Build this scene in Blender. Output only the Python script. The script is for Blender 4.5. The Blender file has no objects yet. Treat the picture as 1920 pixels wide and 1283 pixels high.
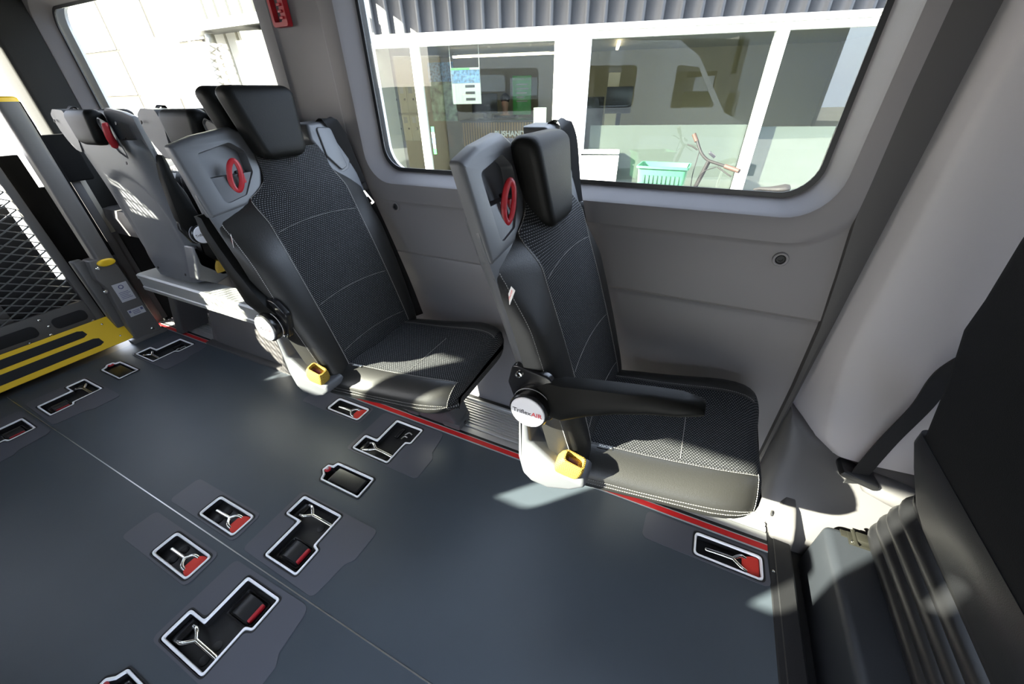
import bpy, bmesh, math, random
from mathutils import Vector, Matrix
from mathutils.geometry import tessellate_polygon
random.seed(7)
PI = math.pi
sin, cos = math.sin, math.cos
SC = bpy.context.scene
COL = SC.collection

# ------------------------------------------------------------------ camera
def basis(pitch, head, roll):
    p, h, ro = map(math.radians, (pitch, head, roll))
    F = Vector((-sin(h)*cos(p), cos(h)*cos(p), -sin(p)))
    r = Vector((cos(h), sin(h), 0)); u = r.cross(F)
    return cos(ro)*r + sin(ro)*u, -sin(ro)*r + cos(ro)*u, F
_r, _u, _f = basis(33.263, 26.143, -1.18878)
cd = bpy.data.cameras.new('camera'); cam = bpy.data.objects.new('camera', cd); COL.objects.link(cam)
M = Matrix.Identity(4)
for i in range(3):
    M[i][0] = _r[i]; M[i][1] = _u[i]; M[i][2] = -_f[i]
M.translation = Vector((0, -0.186, 1.2))
cam.matrix_world = M
cd.sensor_width = 36; cd.lens = 36*706.7/1920; cd.clip_start = 0.02; cd.clip_end = 300
SC.camera = cam

# ------------------------------------------------------------------ world, sun, exposure
SC.view_settings.view_transform = 'Standard'; SC.view_settings.look = 'None'
SC.view_settings.gamma = 1.0; SC.view_settings.use_curve_mapping = False
SC.view_settings.exposure = 0.7
SUN_D = Vector((0.70, 0.70, -0.52)).normalized()
W = bpy.data.worlds.new('sky_world'); SC.world = W; W.use_nodes = True
nt = W.node_tree; nt.nodes.clear()
wo = nt.nodes.new('ShaderNodeOutputWorld'); bg = nt.nodes.new('ShaderNodeBackground')
sky = nt.nodes.new('ShaderNodeTexSky'); sky.sky_type = 'NISHITA'; sky.sun_disc = False
sky.sun_elevation = math.radians(27.7); sky.sun_rotation = math.radians(225); sky.dust_density = 2.5
mixw = nt.nodes.new('ShaderNodeMix'); mixw.data_type = 'RGBA'; mixw.inputs[0].default_value = 0.75
nt.links.new(sky.outputs[0], mixw.inputs[6]); mixw.inputs[7].default_value = (4.7, 5.3, 6.5, 1)
nt.links.new(mixw.outputs[2], bg.inputs[0]); bg.inputs[1].default_value = 1.1
nt.links.new(bg.outputs[0], wo.inputs[0])
sl = bpy.data.lights.new('sun', 'SUN'); sl.energy = 44.0; sl.angle = math.radians(0.6); sl.color = (1.0, 0.97, 0.80)
so = bpy.data.objects.new('sun', sl); COL.objects.link(so)
so.rotation_euler = SUN_D.to_track_quat('-Z', 'Y').to_euler(); so.location = (-20, -20, 16)

# ------------------------------------------------------------------ materials
def _mk(name):
    m = bpy.data.materials.new(name); m.use_nodes = True
    n = m.node_tree.nodes; b = n['Principled BSDF']
    return m, n, m.node_tree.links, b
def mat(name, col, rough=0.5, metal=0.0, bump=None, var=None, spec=0.5, emit=None, coat=0.0):
    m, n, l, b = _mk(name)
    b.inputs['Base Color'].default_value = (*col, 1); b.inputs['Roughness'].default_value = rough
    b.inputs['Metallic'].default_value = metal; b.inputs['Specular IOR Level'].default_value = spec
    if coat: b.inputs['Coat Weight'].default_value = coat
    if emit:
        b.inputs['Emission Color'].default_value = (*emit[0], 1); b.inputs['Emission Strength'].default_value = emit[1]
    if bump or var:
        tc = n.new('ShaderNodeTexCoord')
    if bump:
        t = n.new('ShaderNodeTexNoise'); t.inputs['Scale'].default_value = bump[0]; t.inputs['Detail'].default_value = 3
        bp = n.new('ShaderNodeBump'); bp.inputs['Strength'].default_value = bump[1]; bp.inputs['Distance'].default_value = bump[2] if len(bump) > 2 else 0.001
        l.new(tc.outputs['Object'], t.inputs['Vector']); l.new(t.outputs[0], bp.inputs['Height']); l.new(bp.outputs[0], b.inputs['Normal'])
    if var:
        t = n.new('ShaderNodeTexNoise'); t.inputs['Scale'].default_value = var[0]; t.inputs['Detail'].default_value = 5
        cr = n.new('ShaderNodeValToRGB'); a = var[1]
        cr.color_ramp.elements[0].position = 0.3; cr.color_ramp.elements[1].position = 0.7
        cr.color_ramp.elements[0].color = (*[c*(1-a) for c in col], 1); cr.color_ramp.elements[1].color = (*[min(1, c*(1+a)) for c in col], 1)
        l.new(tc.outputs['Object'], t.inputs['Vector']); l.new(t.outputs[0], cr.inputs[0]); l.new(cr.outputs[0], b.inputs['Base Color'])
    return m
def glass(name, tint=(0.97, 0.985, 0.98), r0=0.02):
    m, n, l, b = _mk(name); n.remove(b)
    out = n['Material Output']; tr = n.new('ShaderNodeBsdfTransparent'); gl = n.new('ShaderNodeBsdfGlossy')
    mx = n.new('ShaderNodeMixShader'); tr.inputs[0].default_value = (*tint, 1); gl.inputs['Roughness'].default_value = 0.0
    geo = n.new('ShaderNodeNewGeometry'); dt = n.new('ShaderNodeVectorMath'); dt.operation = 'DOT_PRODUCT'
    l.new(geo.outputs['Normal'], dt.inputs[0]); l.new(geo.outputs['Incoming'], dt.inputs[1])
    def mth(op, a, b=None):
        q = n.new('ShaderNodeMath'); q.operation = op
        l.new(a, q.inputs[0])
        if b is not None: q.inputs[1].default_value = b
        return q.outputs[0]
    c = mth('ABSOLUTE', dt.outputs['Value']); q = n.new('ShaderNodeMath'); q.operation = 'SUBTRACT'; q.inputs[0].default_value = 1.0; l.new(c, q.inputs[1])
    r = mth('ADD', mth('MULTIPLY', mth('POWER', q.outputs[0], 5.0), 1-r0), r0)
    l.new(r, mx.inputs[0]); l.new(tr.outputs[0], mx.inputs[1]); l.new(gl.outputs[0], mx.inputs[2]); l.new(mx.outputs[0], out.inputs[0])
    return m
def fabric(name):
    """black woven upholstery with a grid of small pale stitches (UVs are metres)"""
    m, n, l, b = _mk(name)
    uv = n.new('ShaderNodeUVMap'); mp = n.new('ShaderNodeMapping'); l.new(uv.outputs[0], mp.inputs[0])
    mp.inputs['Scale'].default_value = (1/0.0072, 1/0.0072, 1)
    br = n.new('ShaderNodeTexBrick'); br.offset = 0.5; br.squash = 1.0
    br.inputs['Scale'].default_value = 1.0; br.inputs['Brick Width'].default_value = 1.0; br.inputs['Row Height'].default_value = 0.72
    br.inputs['Mortar Size'].default_value = 0.27; br.inputs['Mortar Smooth'].default_value = 0.25
    br.inputs['Color1'].default_value = (0.17, 0.172, 0.18, 1); br.inputs['Color2'].default_value = (0.12, 0.122, 0.128, 1)
    br.inputs['Mortar'].default_value = (0.0065, 0.0068, 0.008, 1)
    l.new(mp.outputs[0], br.inputs['Vector']); l.new(br.outputs['Color'], b.inputs['Base Color'])
    b.inputs['Roughness'].default_value = 0.9; b.inputs['Specular IOR Level'].default_value = 0.25
    bp = n.new('ShaderNodeBump'); bp.inputs['Strength'].default_value = 0.5; bp.inputs['Distance'].default_value = 0.0012; bp.invert = True
    l.new(br.outputs['Fac'], bp.inputs['Height']); l.new(bp.outputs[0], b.inputs['Normal'])
    return m
def ribs(name, c1, c2, scale, axis='X', rough=0.35, metal=0.0, duty=0.6):
    m, n, l, b = _mk(name)
    tc = n.new('ShaderNodeTexCoord'); sp = n.new('ShaderNodeSeparateXYZ'); l.new(tc.outputs['Object'], sp.inputs[0])
    mu = n.new('ShaderNodeMath'); mu.operation = 'MULTIPLY'; mu.inputs[1].default_value = scale; l.new(sp.outputs[axis], mu.inputs[0])
    fr = n.new('ShaderNodeMath'); fr.operation = 'FRACT'; l.new(mu.outputs[0], fr.inputs[0])
    gt = n.new('ShaderNodeMath'); gt.operation = 'LESS_THAN'; gt.inputs[1].default_value = duty; l.new(fr.outputs[0], gt.inputs[0])
    mx = n.new('ShaderNodeMix'); mx.data_type = 'RGBA'; l.new(gt.outputs[0], mx.inputs[0])
    mx.inputs[6].default_value = (*c2, 1); mx.inputs[7].default_value = (*c1, 1); l.new(mx.outputs[2], b.inputs['Base Color'])
    b.inputs['Roughness'].default_value = rough; b.inputs['Metallic'].default_value = metal
    return m
def net(name, c1, c2, size):
    m, n, l, b = _mk(name)
    tc = n.new('ShaderNodeTexCoord'); mp = n.new('ShaderNodeMapping'); l.new(tc.outputs['UV'], mp.inputs[0]); mp.inputs['Scale'].default_value = (1/size, 1/size, 1)
    br = n.new('ShaderNodeTexBrick'); br.offset = 0.5; br.inputs['Scale'].default_value = 1.0; br.inputs['Brick Width'].default_value = 1.0; br.inputs['Row Height'].default_value = 0.9
    br.inputs['Mortar Size'].default_value = 0.20; br.inputs['Mortar Smooth'].default_value = 0.3
    br.inputs['Color1'].default_value = (*c2, 1); br.inputs['Color2'].default_value = (*c2, 1); br.inputs['Mortar'].default_value = (*c1, 1)
    l.new(mp.outputs[0], br.inputs['Vector']); l.new(br.outputs['Color'], b.inputs['Base Color']); b.inputs['Roughness'].default_value = 0.7
    bp = n.new('ShaderNodeBump'); bp.inputs['Strength'].default_value = 0.6; bp.inputs['Distance'].default_value = 0.001; bp.invert = True
    l.new(br.outputs['Fac'], bp.inputs['Height']); l.new(bp.outputs[0], b.inputs['Normal'])
    return m
MT = dict(
    floor=mat('floor_vinyl', (0.046, 0.0565, 0.068), 0.42, bump=(900, 0.35, 0.0006), var=(2.2, 0.10), spec=0.45),
    pad=mat('cover_plate_grey', (0.074, 0.076, 0.092), 0.45, bump=(400, 0.08)),
    white_line=mat('white_seal', (0.88, 0.88, 0.90), 0.45),
    rubber=mat('black_rubber', (0.008, 0.008, 0.009), 0.6),
    tray=mat('black_plastic', (0.011, 0.011, 0.012), 0.42, bump=(300, 0.1)),
    gloss_black=mat('gloss_black_plastic', (0.01, 0.01, 0.011), 0.22),
    chrome=mat('chrome_steel', (0.80, 0.79, 0.76), 0.14, 1.0),
    steel=mat('brushed_steel', (0.55, 0.55, 0.55), 0.35, 1.0),
    red=mat('red_plastic', (0.36, 0.012, 0.020), 0.42),
    lamp_diffuser=mat('lamp_diffuser', (0.8, 0.8, 0.8), 0.6, emit=((0.95, 0.97, 1.0), 2.0)),
    pillar_d=mat('dark_carpet_pillar', (0.016, 0.016, 0.0155), 0.85, bump=(500, 0.3), spec=0.2),
    buckle=mat('dark_buckle', (0.10, 0.012, 0.008), 0.5),
    red_strap=mat('red_webbing', (0.62, 0.035, 0.022), 0.7, bump=(700, 0.5)),
    rail_red=mat('red_insert', (0.50, 0.012, 0.014), 0.45),
    alu=mat('aluminium', (0.62, 0.62, 0.62), 0.32, 1.0, bump=(200, 0.05)),
    alu_d=mat('dull_aluminium', (0.40, 0.41, 0.41), 0.55, 0.75),
    trim=mat('grey_trim_plastic', (0.160, 0.152, 0.158), 0.55, bump=(650, 0.35, 0.0005)),
    trim_d=mat('dark_trim_plastic', (0.050, 0.048, 0.049), 0.55, bump=(650, 0.3, 0.0005)),
    base_trim=mat('lower_trim_plastic', (0.078, 0.074, 0.075), 0.5, bump=(650, 0.3, 0.0005)),
    lining=mat('headliner', (0.10, 0.098, 0.093), 0.9, bump=(300, 0.4)),
    pillar=mat('light_grey_pillar_plastic', (0.37, 0.358, 0.375), 0.55, bump=(500, 0.2, 0.0004)),
    shell=mat('seat_shell_grey', (0.080, 0.083, 0.091), 0.42, bump=(900, 0.25, 0.0004)),
    shell_d=mat('seat_shell_dark', (0.060, 0.062, 0.066), 0.4, bump=(900, 0.2, 0.0004)),
    leather=mat('black_leatherette', (0.0130, 0.0126, 0.0118), 0.45, bump=(420, 0.35, 0.0008), spec=0.5),
    pur=mat('black_foam_skin', (0.0052, 0.0053, 0.0050), 0.52, bump=(350, 0.3, 0.0006), spec=0.15),
    fabric=fabric('dotted_fabric'),
    thread=mat('pale_thread', (0.30, 0.29, 0.275), 0.8),
    yellow_mesh=net('yellow_net_cover', (0.42, 0.29, 0.03), (0.12, 0.045, 0.006), 0.0046),
    yellow=mat('yellow_paint', (0.78, 0.50, 0.02), 0.42),
    webbing=mat('black_belt_webbing', (0.0075, 0.0075, 0.009), 0.75, bump=(900, 0.5, 0.0006)),
    tag=mat('white_fabric_tag', (0.72, 0.70, 0.70), 0.8),
    disc=mat('white_cap_plastic', (0.66, 0.66, 0.70), 0.35),
    ink=mat('black_print', (0.03, 0.03, 0.035), 0.6),
    ink_red=mat('red_print', (0.62, 0.04, 0.05), 0.6),
    ink_white=mat('white_print', (0.82, 0.82, 0.80), 0.6),
    grey_paint=mat('grey_lift_paint', (0.098, 0.093, 0.090), 0.45, bump=(300, 0.1)),
    grey_mesh=mat('grey_expanded_metal', (0.13, 0.13, 0.13), 0.5, 0.2),
    grip=mat('black_grip_tape', (0.009, 0.009, 0.010), 0.8, bump=(900, 0.6, 0.001)),
    seat_dark=mat('cab_seat_fabric', (0.0045, 0.0045, 0.005), 0.95, bump=(500, 0.5), spec=0.15),
    cab_plastic=mat('cab_seat_plastic', (0.008, 0.0082, 0.0098), 0.42, bump=(500, 0.2)),
    boxgrey=mat('seat_box_plastic', (0.016, 0.0185, 0.023), 0.50, bump=(600, 0.3)),
    cream=mat('cream_paint', (0.62, 0.56, 0.42), 0.4),
    white_paint=mat('silver_body_paint', (0.36, 0.37, 0.38), 0.3, coat=0.3), box_black=mat('matt_black_plastic', (0.005, 0.005, 0.005), 0.9, spec=0.1),
    glass=glass('window_glass'),
    rail_alu=mat('ribbed_rail_aluminium', (0.46, 0.46, 0.46), 0.42, 0.55),
    seam_black=mat('dark_gap_plastic', (0.042, 0.040, 0.041), 0.6),
    gloss_strip=mat('black_step_metal', (0.012, 0.012, 0.013), 0.42, bump=(300, 0.2)),
    bellows=mat('bellows_rubber', (0.009, 0.009, 0.010), 0.38, bump=(300, 0.1)),
    bracket=mat('olive_steel_bracket', (0.022, 0.021, 0.016), 0.45, 0.5),
    label_grey=mat('grey_label', (0.42, 0.42, 0.45), 0.6), print_blue=mat('blue_print_label', (0.10, 0.10, 0.20), 0.7),
    cream_d=mat('beige_inner_trim', (0.30, 0.28, 0.24), 0.6),
    seal=mat('window_seal', (0.012, 0.013, 0.016), 0.5),
)

# ------------------------------------------------------------------ object helpers
def obj(name, bm, m, parent=None, sharp=38, recalc=True):
    if recalc and len(bm.faces): bmesh.ops.recalc_face_normals(bm, faces=bm.faces)
    lim = math.radians(sharp)
    for f in bm.faces: f.smooth = True
    for e in bm.edges:
        if len(e.link_faces) == 2:
            if e.calc_face_angle(0) > lim: e.smooth = False
        else: e.smooth = False
    me = bpy.data.meshes.new(name); bm.to_mesh(me); bm.free()
    for x in (m if isinstance(m, (list, tuple)) else [m]): me.materials.append(x)
    o = bpy.data.objects.new(name, me); COL.objects.link(o)
    if parent: o.parent = parent
    return o
def tag(o, label, cat, group=None):
    o['label'] = label; o['category'] = cat
    if group: o['group'] = group
    return o
def thing(name, label, cat, loc=(0, 0, 0), rz=0, group=None):
    o = bpy.data.objects.new(name, None); COL.objects.link(o); o.empty_display_size = 0.1
    o.location = loc; o.rotation_euler = (0, 0, rz)
    return tag(o, label, cat, group)
def struct(name, bm, m, parent=None, **k):
    o = obj(name, bm, m, parent, **k)
    if not parent: o['kind'] = 'structure'
    return o
def dup(root, loc, label=None, group=None, rz=None):
    r = root.copy(); COL.objects.link(r); r.location = loc
    if rz is not None: r.rotation_euler = (0, 0, rz)
    if label: r['label'] = label
    if group: r['group'] = group
    for ch in list(root.children):
        c = ch.copy(); COL.objects.link(c); c.parent = r
        for g in list(ch.children):
            d = g.copy(); COL.objects.link(d); d.parent = c
    return r
def B(): return bmesh.new()
def face(bm, vs):
    try: return bm.faces.new(vs)
    except ValueError: return None
def box(bm, x0, x1, y0, y1, z0, z1, bev=0.0, seg=2, mtx=None):
    g = bmesh.ops.create_cube(bm, size=1)['verts']
    for v in g:
        v.co = Vector(((x0+x1)/2 + v.co.x*(x1-x0), (y0+y1)/2 + v.co.y*(y1-y0), (z0+z1)/2 + v.co.z*(z1-z0)))
    fs = list({f for v in g for f in v.link_faces})
    if bev:
        es = list({e for f in fs for e in f.edges})
        r = bmesh.ops.bevel(bm, geom=es, offset=bev, segments=seg, affect='EDGES', profile=0.5)
        g = list({v for f in r['faces'] for v in f.verts} | {v for v in g if v.is_valid})
    if mtx:
        for v in g: v.co = mtx @ v.co
    return bm
def loft(bm, loops, closed=True, cap0=True, cap1=True, uv=None):
    """loops: lists of points, equal counts; quads between neighbours"""
    vs = [[bm.verts.new(p) for p in L] for L in loops]; n = len(loops[0]); out = []
    for i in range(len(vs)-1):
        for j in range(n if closed else n-1):
            k = (j+1) % n
            f = face(bm, (vs[i][j], vs[i][k], vs[i+1][k], vs[i+1][j]))
            if f: out.append(f)
    if closed and cap0: face(bm, list(reversed(vs[0])))
    if closed and cap1: face(bm, vs[-1])
    return vs
def frames(pts, closed=False):
    P = [Vector(p) for p in pts]; n = len(P); T = []
    for i in range(n):
        a = P[i-1] if (i or closed) else P[0]; b = P[(i+1) % n] if (i < n-1 or closed) else P[-1]
        T.append((b-a).normalized())
    up = Vector((0, 0, 1)) if abs(T[0].z) < 0.9 else Vector((1, 0, 0))
    N = [(up - T[0]*up.dot(T[0])).normalized()]
    for i in range(1, n):
        v = N[-1] - T[i]*N[-1].dot(T[i])
        N.append(v.normalized() if v.length > 1e-6 else N[-1])
    return P, T, N
def tube(bm, pts, r, n=10, closed=False, flat=None):
    P, T, N = frames(pts, closed); loops = []
    for i, p in enumerate(P):
        b = T[i].cross(N[i]); rr = r[i] if isinstance(r, (list, tuple)) else r
        loops.append([p + (N[i]*cos(2*PI*k/n) + b*sin(2*PI*k/n)*(flat or 1))*rr for k in range(n)])
    if closed: loops.append(loops[0])
    loft(bm, loops, True, not closed, not closed)
    if closed: bmesh.ops.remove_doubles(bm, verts=bm.verts, dist=1e-6)
    return bm
def strip(bm, pts, width_dir, w, t):
    """flat band along pts; width_dir: vector or list of vectors"""
    P, T, _ = frames(pts); loops = []
    for i, p in enumerate(P):
        d = Vector(width_dir[i] if isinstance(width_dir, list) else width_dir); d = (d - T[i]*d.dot(T[i])).normalized(); nn = T[i].cross(d)
        loops.append([p + d*w/2 + nn*t/2, p - d*w/2 + nn*t/2, p - d*w/2 - nn*t/2, p + d*w/2 - nn*t/2])
    loft(bm, loops); return bm
def smooth_path(pts, k=6):
    """Catmull-Rom through pts"""
    P = [Vector(p) for p in pts]; out = []
    for i in range(len(P)-1):
        p0 = P[i-1] if i else P[0]*2-P[1]; p1, p2 = P[i], P[i+1]; p3 = P[i+2] if i+2 < len(P) else P[-1]*2-P[-2]
        for s in range(k):
            t = s/k
            out.append(0.5*((2*p1) + (p2-p0)*t + (2*p0-5*p1+4*p2-p3)*t*t + (3*p1-p0-3*p2+p3)*t**3))
    out.append(P[-1]); return out
def lathe(bm, prof, n=24, axis='Z', c=(0, 0, 0), cap=True):
    c = Vector(c); loops = []
    for r, h in prof:
        L = []
        for k in range(n):
            a = 2*PI*k/n; u, v = r*cos(a), r*sin(a)
            L.append(c + Vector({'Z': (u, v, h), 'Y': (u, h, v), 'X': (h, u, v)}[axis]))
        loops.append(L)
    loft(bm, loops, True, cap, cap); return bm
def round_poly(pts, r, n=5):
    out = []; m = len(pts)
    for i in range(m):
        p0, p1, p2 = (Vector(pts[(i+j) % m]).to_2d() for j in (-1, 0, 1))
        rr = r[i] if isinstance(r, (list, tuple)) else r
        a, b = (p0-p1), (p2-p1); la, lb = a.length, b.length; a.normalize(); b.normalize()
        ang = math.acos(max(-1, min(1, a.dot(b)))); d = min(rr/math.tan(ang/2), la*0.49, lb*0.49)
        s, e = p1+a*d, p1+b*d
        for k in range(n+1):
            t = k/n; out.append(tuple(s*(1-t)**2 + p1*2*t*(1-t) + e*t*t))
    return out
def offset_poly(pts, d):
    """positive d grows a counter-clockwise polygon"""
    m = len(pts); out = []
    area = sum(pts[i][0]*pts[(i+1) % m][1]-pts[(i+1) % m][0]*pts[i][1] for i in range(m))
    s = 1 if area > 0 else -1
    for i in range(m):
        p0, p1, p2 = (Vector(pts[(i+j) % m]).to_2d() for j in (-1, 0, 1))
        a, b = (p1-p0).normalized(), (p2-p1).normalized()
        na, nb = Vector((a.y, -a.x))*s, Vector((b.y, -b.x))*s
        h = (na+nb); h = h/(h.length_squared or 1)*2 if h.length > 1e-6 else na
        q = p1 + h*d if True else p1
        out.append((q.x, q.y))
    return out
def fill_holes(bm, outer, holes, to3, tris=None):
    """flat face with holes; to3 maps (u,v) to 3-D"""
    loops = [outer]+list(holes)
    tri = tessellate_polygon([[Vector((p[0], p[1], 0)) for p in L] for L in loops])
    flat = [bm.verts.new(to3(p)) for L in loops for p in L]
    for t in tri: face(bm, [flat[i] for i in t])
    res = []; k = 0
    for L in loops:
        res.append(flat[k:k+len(L)]); k += len(L)
    return res
def plate(bm, outer, z0, z1, holes=(), to3=None):
    """prism of an outline with optional holes between heights z0 and z1"""
    T = to3 or (lambda u, v, w: (u, v, w))
    a = fill_holes(bm, outer, holes, lambda p: T(p[0], p[1], z1))
    b = fill_holes(bm, outer, holes, lambda p: T(p[0], p[1], z0))
    for A, Bv in zip(a, b):
        n = len(A)
        for i in range(n): face(bm, (A[i], A[(i+1) % n], Bv[(i+1) % n], Bv[i]))
    return bm
def dome_plate(bm, outer, z0, z1, bev, to3=None, steps=3):
    """prism with a rounded top edge"""
    T = to3 or (lambda u, v, w: (u, v, w)); loops = [[T(p[0], p[1], z0) for p in outer]]
    sg = 1 if z1 > z0 else -1
    for k in range(steps+1):
        a = k/steps*PI/2; off = offset_poly(outer, -bev*(1-cos(a)))
        loops.append([T(p[0], p[1], z1-sg*bev*(1-sin(a))) for p in off])
    loft(bm, loops); return bm
def rrect(x0, x1, y0, y1, r, n=6):
    out = []
    for cx, cy, a0 in ((x1-r, y1-r, 0), (x0+r, y1-r, 90), (x0+r, y0+r, 180), (x1-r, y0+r, 270)):
        for k in range(n+1):
            a = math.radians(a0+90*k/n); out.append((cx+r*cos(a), cy+r*sin(a)))
    return out
def interp(tab, z):
    if z <= tab[0][0]: return tab[0][1]
    for (a, b), (c, d) in zip(tab, tab[1:]):
        if z <= c: return b+(d-b)*(z-a)/(c-a)
    return tab[-1][1]
def sinterp(tab, z):
    """smooth (Hermite) interpolation of a table"""
    if z <= tab[0][0]: return tab[0][1]
    if z >= tab[-1][0]: return tab[-1][1]
    for i in range(len(tab)-1):
        a, b = tab[i]; c, d = tab[i+1]
        if z <= c:
            h = c-a; t = (z-a)/h
            def sl(j):
                lo = tab[max(j-1, 0)]; hi = tab[min(j+1, len(tab)-1)]
                return (hi[1]-lo[1])/((hi[0]-lo[0]) or 1)
            m0, m1 = sl(i)*h, sl(i+1)*h
            return (2*t**3-3*t*t+1)*b+(t**3-2*t*t+t)*m0+(-2*t**3+3*t*t)*d+(t**3-t*t)*m1
def text_mesh(name, s, size, m, parent, mtx, depth=0.0004, bold=0.0, align='CENTER'):
    c = bpy.data.curves.new(name, 'FONT'); c.body = s; c.size = size; c.align_x = align; c.align_y = 'CENTER'; c.extrude = depth; c.offset = bold
    t = bpy.data.objects.new(name+'_src', c); COL.objects.link(t)
    dg = bpy.context.evaluated_depsgraph_get(); me = bpy.data.meshes.new_from_object(t.evaluated_get(dg))
    bpy.data.objects.remove(t); bpy.data.curves.remove(c)
    me.transform(mtx); me.materials.clear(); me.materials.append(m); me.name = name
    o = bpy.data.objects.new(name, me); COL.objects.link(o)
    if parent: o.parent = parent
    return o
def dashes(bm, pts, length=0.0032, gap=0.0018, w=0.0012, h=0.0007):
    """row of stitches along a polyline"""
    P = [Vector(p) for p in pts]; acc = 0.0; nxt = 0.0
    for a, b in zip(P, P[1:]):
        d = (b-a); L = d.length
        if L < 1e-9: continue
        d /= L; s = Vector((0, 0, 1)).cross(d)
        if s.length < 0.2: s = Vector((1, 0, 0)).cross(d)
        s.normalize(); u = d.cross(s)
        while nxt < acc+L:
            q = a+d*(nxt-acc); e = q+d*length
            c = [[x + s*w*i + u*h*j for i, j in ((1, 0), (0, 1), (-1, 0), (0, -1))] for x in (q, e)]
            loft(bm, c); nxt += length+gap
        acc += L
    return bm
# ------------------------------------------------------------------ floor fittings (outlines in metres from each fitting's corner)
S_OUT = [(0, 0), (0.190, 0), (0.190, 0.112), (0.212, 0.118), (0.212, 0.207), (0.064, 0.207), (0.064, 0.082), (0, 0.082)]
S_PAD = [(-0.020, -0.009), (0.337, -0.009), (0.337, 0.095), (0.318, 0.118), (0.304, 0.226), (-0.018, 0.221)]
R_OUT = [(0, 0), (0.194, 0), (0.194, 0.082), (0, 0.082)]
R_PAD = [(-0.152, -0.009), (0.211, -0.009), (0.205, 0.094), (-0.150, 0.092)]
Q_OUT = [(0, 0), (0.191, 0), (0.189, 0.092), (0, 0.090), (-0.004, 0.071), (-0.026, 0.066), (-0.030, 0.036), (-0.010, 0.022)]
FIT = []      # (kind, x, y, mirrored, label)
FIT += [
 ('S', -2.718, 0.466, 0, 'recessed floor anchor at the rear corner beside the lift tower and red rail'),
 ('Q', -2.705, 0.306, 0, 'square floor socket with red button between the two rearmost hook anchors'),
 ('S', -2.690, 0.236, 1, 'recessed floor anchor with silver hook and reel near the yellow ramp'),
 ('S', -2.645, -0.235, 0, 'recessed floor anchor cut by the left edge of the photo, with a red tabbed reel'),
 ('R', -1.350, 0.598, 0, 'small recessed anchor with red strap under the raised-armrest seat, beside the red rail'),
 ('S', -1.066, 0.471, 0, 'recessed floor anchor with grey cover plate between the red rail and the red-button socket'),
 ('Q', -1.060, 0.307, 0, 'square floor socket with red button in the middle of the floor, fully in view'),
 ('R', -1.335, 0.026, 0, 'small recessed anchor with red strap, on the wall side of the silver floor seam'),
 ('R', -1.330, -0.120, 0, 'small recessed anchor with red strap, on the near side of the silver floor seam'),
 ('S', -1.057, 0.237, 1, 'large recessed anchor plate with hook and reel, on the wall side of the silver seam'),
 ('S', -1.043, -0.235, 0, 'largest recessed anchor plate in the foreground, on the near side of the silver seam'),
 ('Q', -1.045, -0.300, 1, 'square floor socket with red button cut by the bottom edge of the photo'),
 ('R', 0.221, 0.601, 0, 'recessed anchor with red strap by the black step edge, below the front seat'),
]
def outline(kind, x, y, mir, pts):
    q = [(x+a, y+(-b if mir else b)) for a, b in pts]
    return list(reversed(q)) if mir else q
RAD = {'S': 0.010, 'R': 0.014, 'Q': 0.008}
# ------------------------------------------------------------------ floor
FX0, FX1, FY0, FY1 = -2.86, 0.43, -0.80, 0.703
holes = []
for k, x, y, mi, _ in FIT:
    out = {'S': S_OUT, 'R': R_OUT, 'Q': Q_OUT}[k]
    holes.append(round_poly(outline(k, x, y, mi, offset_poly(out, 0.0005)), RAD[k], 4))
bm = B(); plate(bm, [(FX0, FY0), (FX1, FY0), (FX1, FY1), (FX0, FY1)], -0.045, 0.0, holes)
struct('floor', bm, MT['floor'])
bm = B(); box(bm, -4.6, 3.0, -0.95, 1.1, -0.30, -0.09); struct('floor_2', bm, MT['rubber'])
bm = B(); box(bm, FX0, FX1, -0.0016, 0.0016, 0.0, 0.0012); struct('trim_1', bm, MT['alu'])

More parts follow.
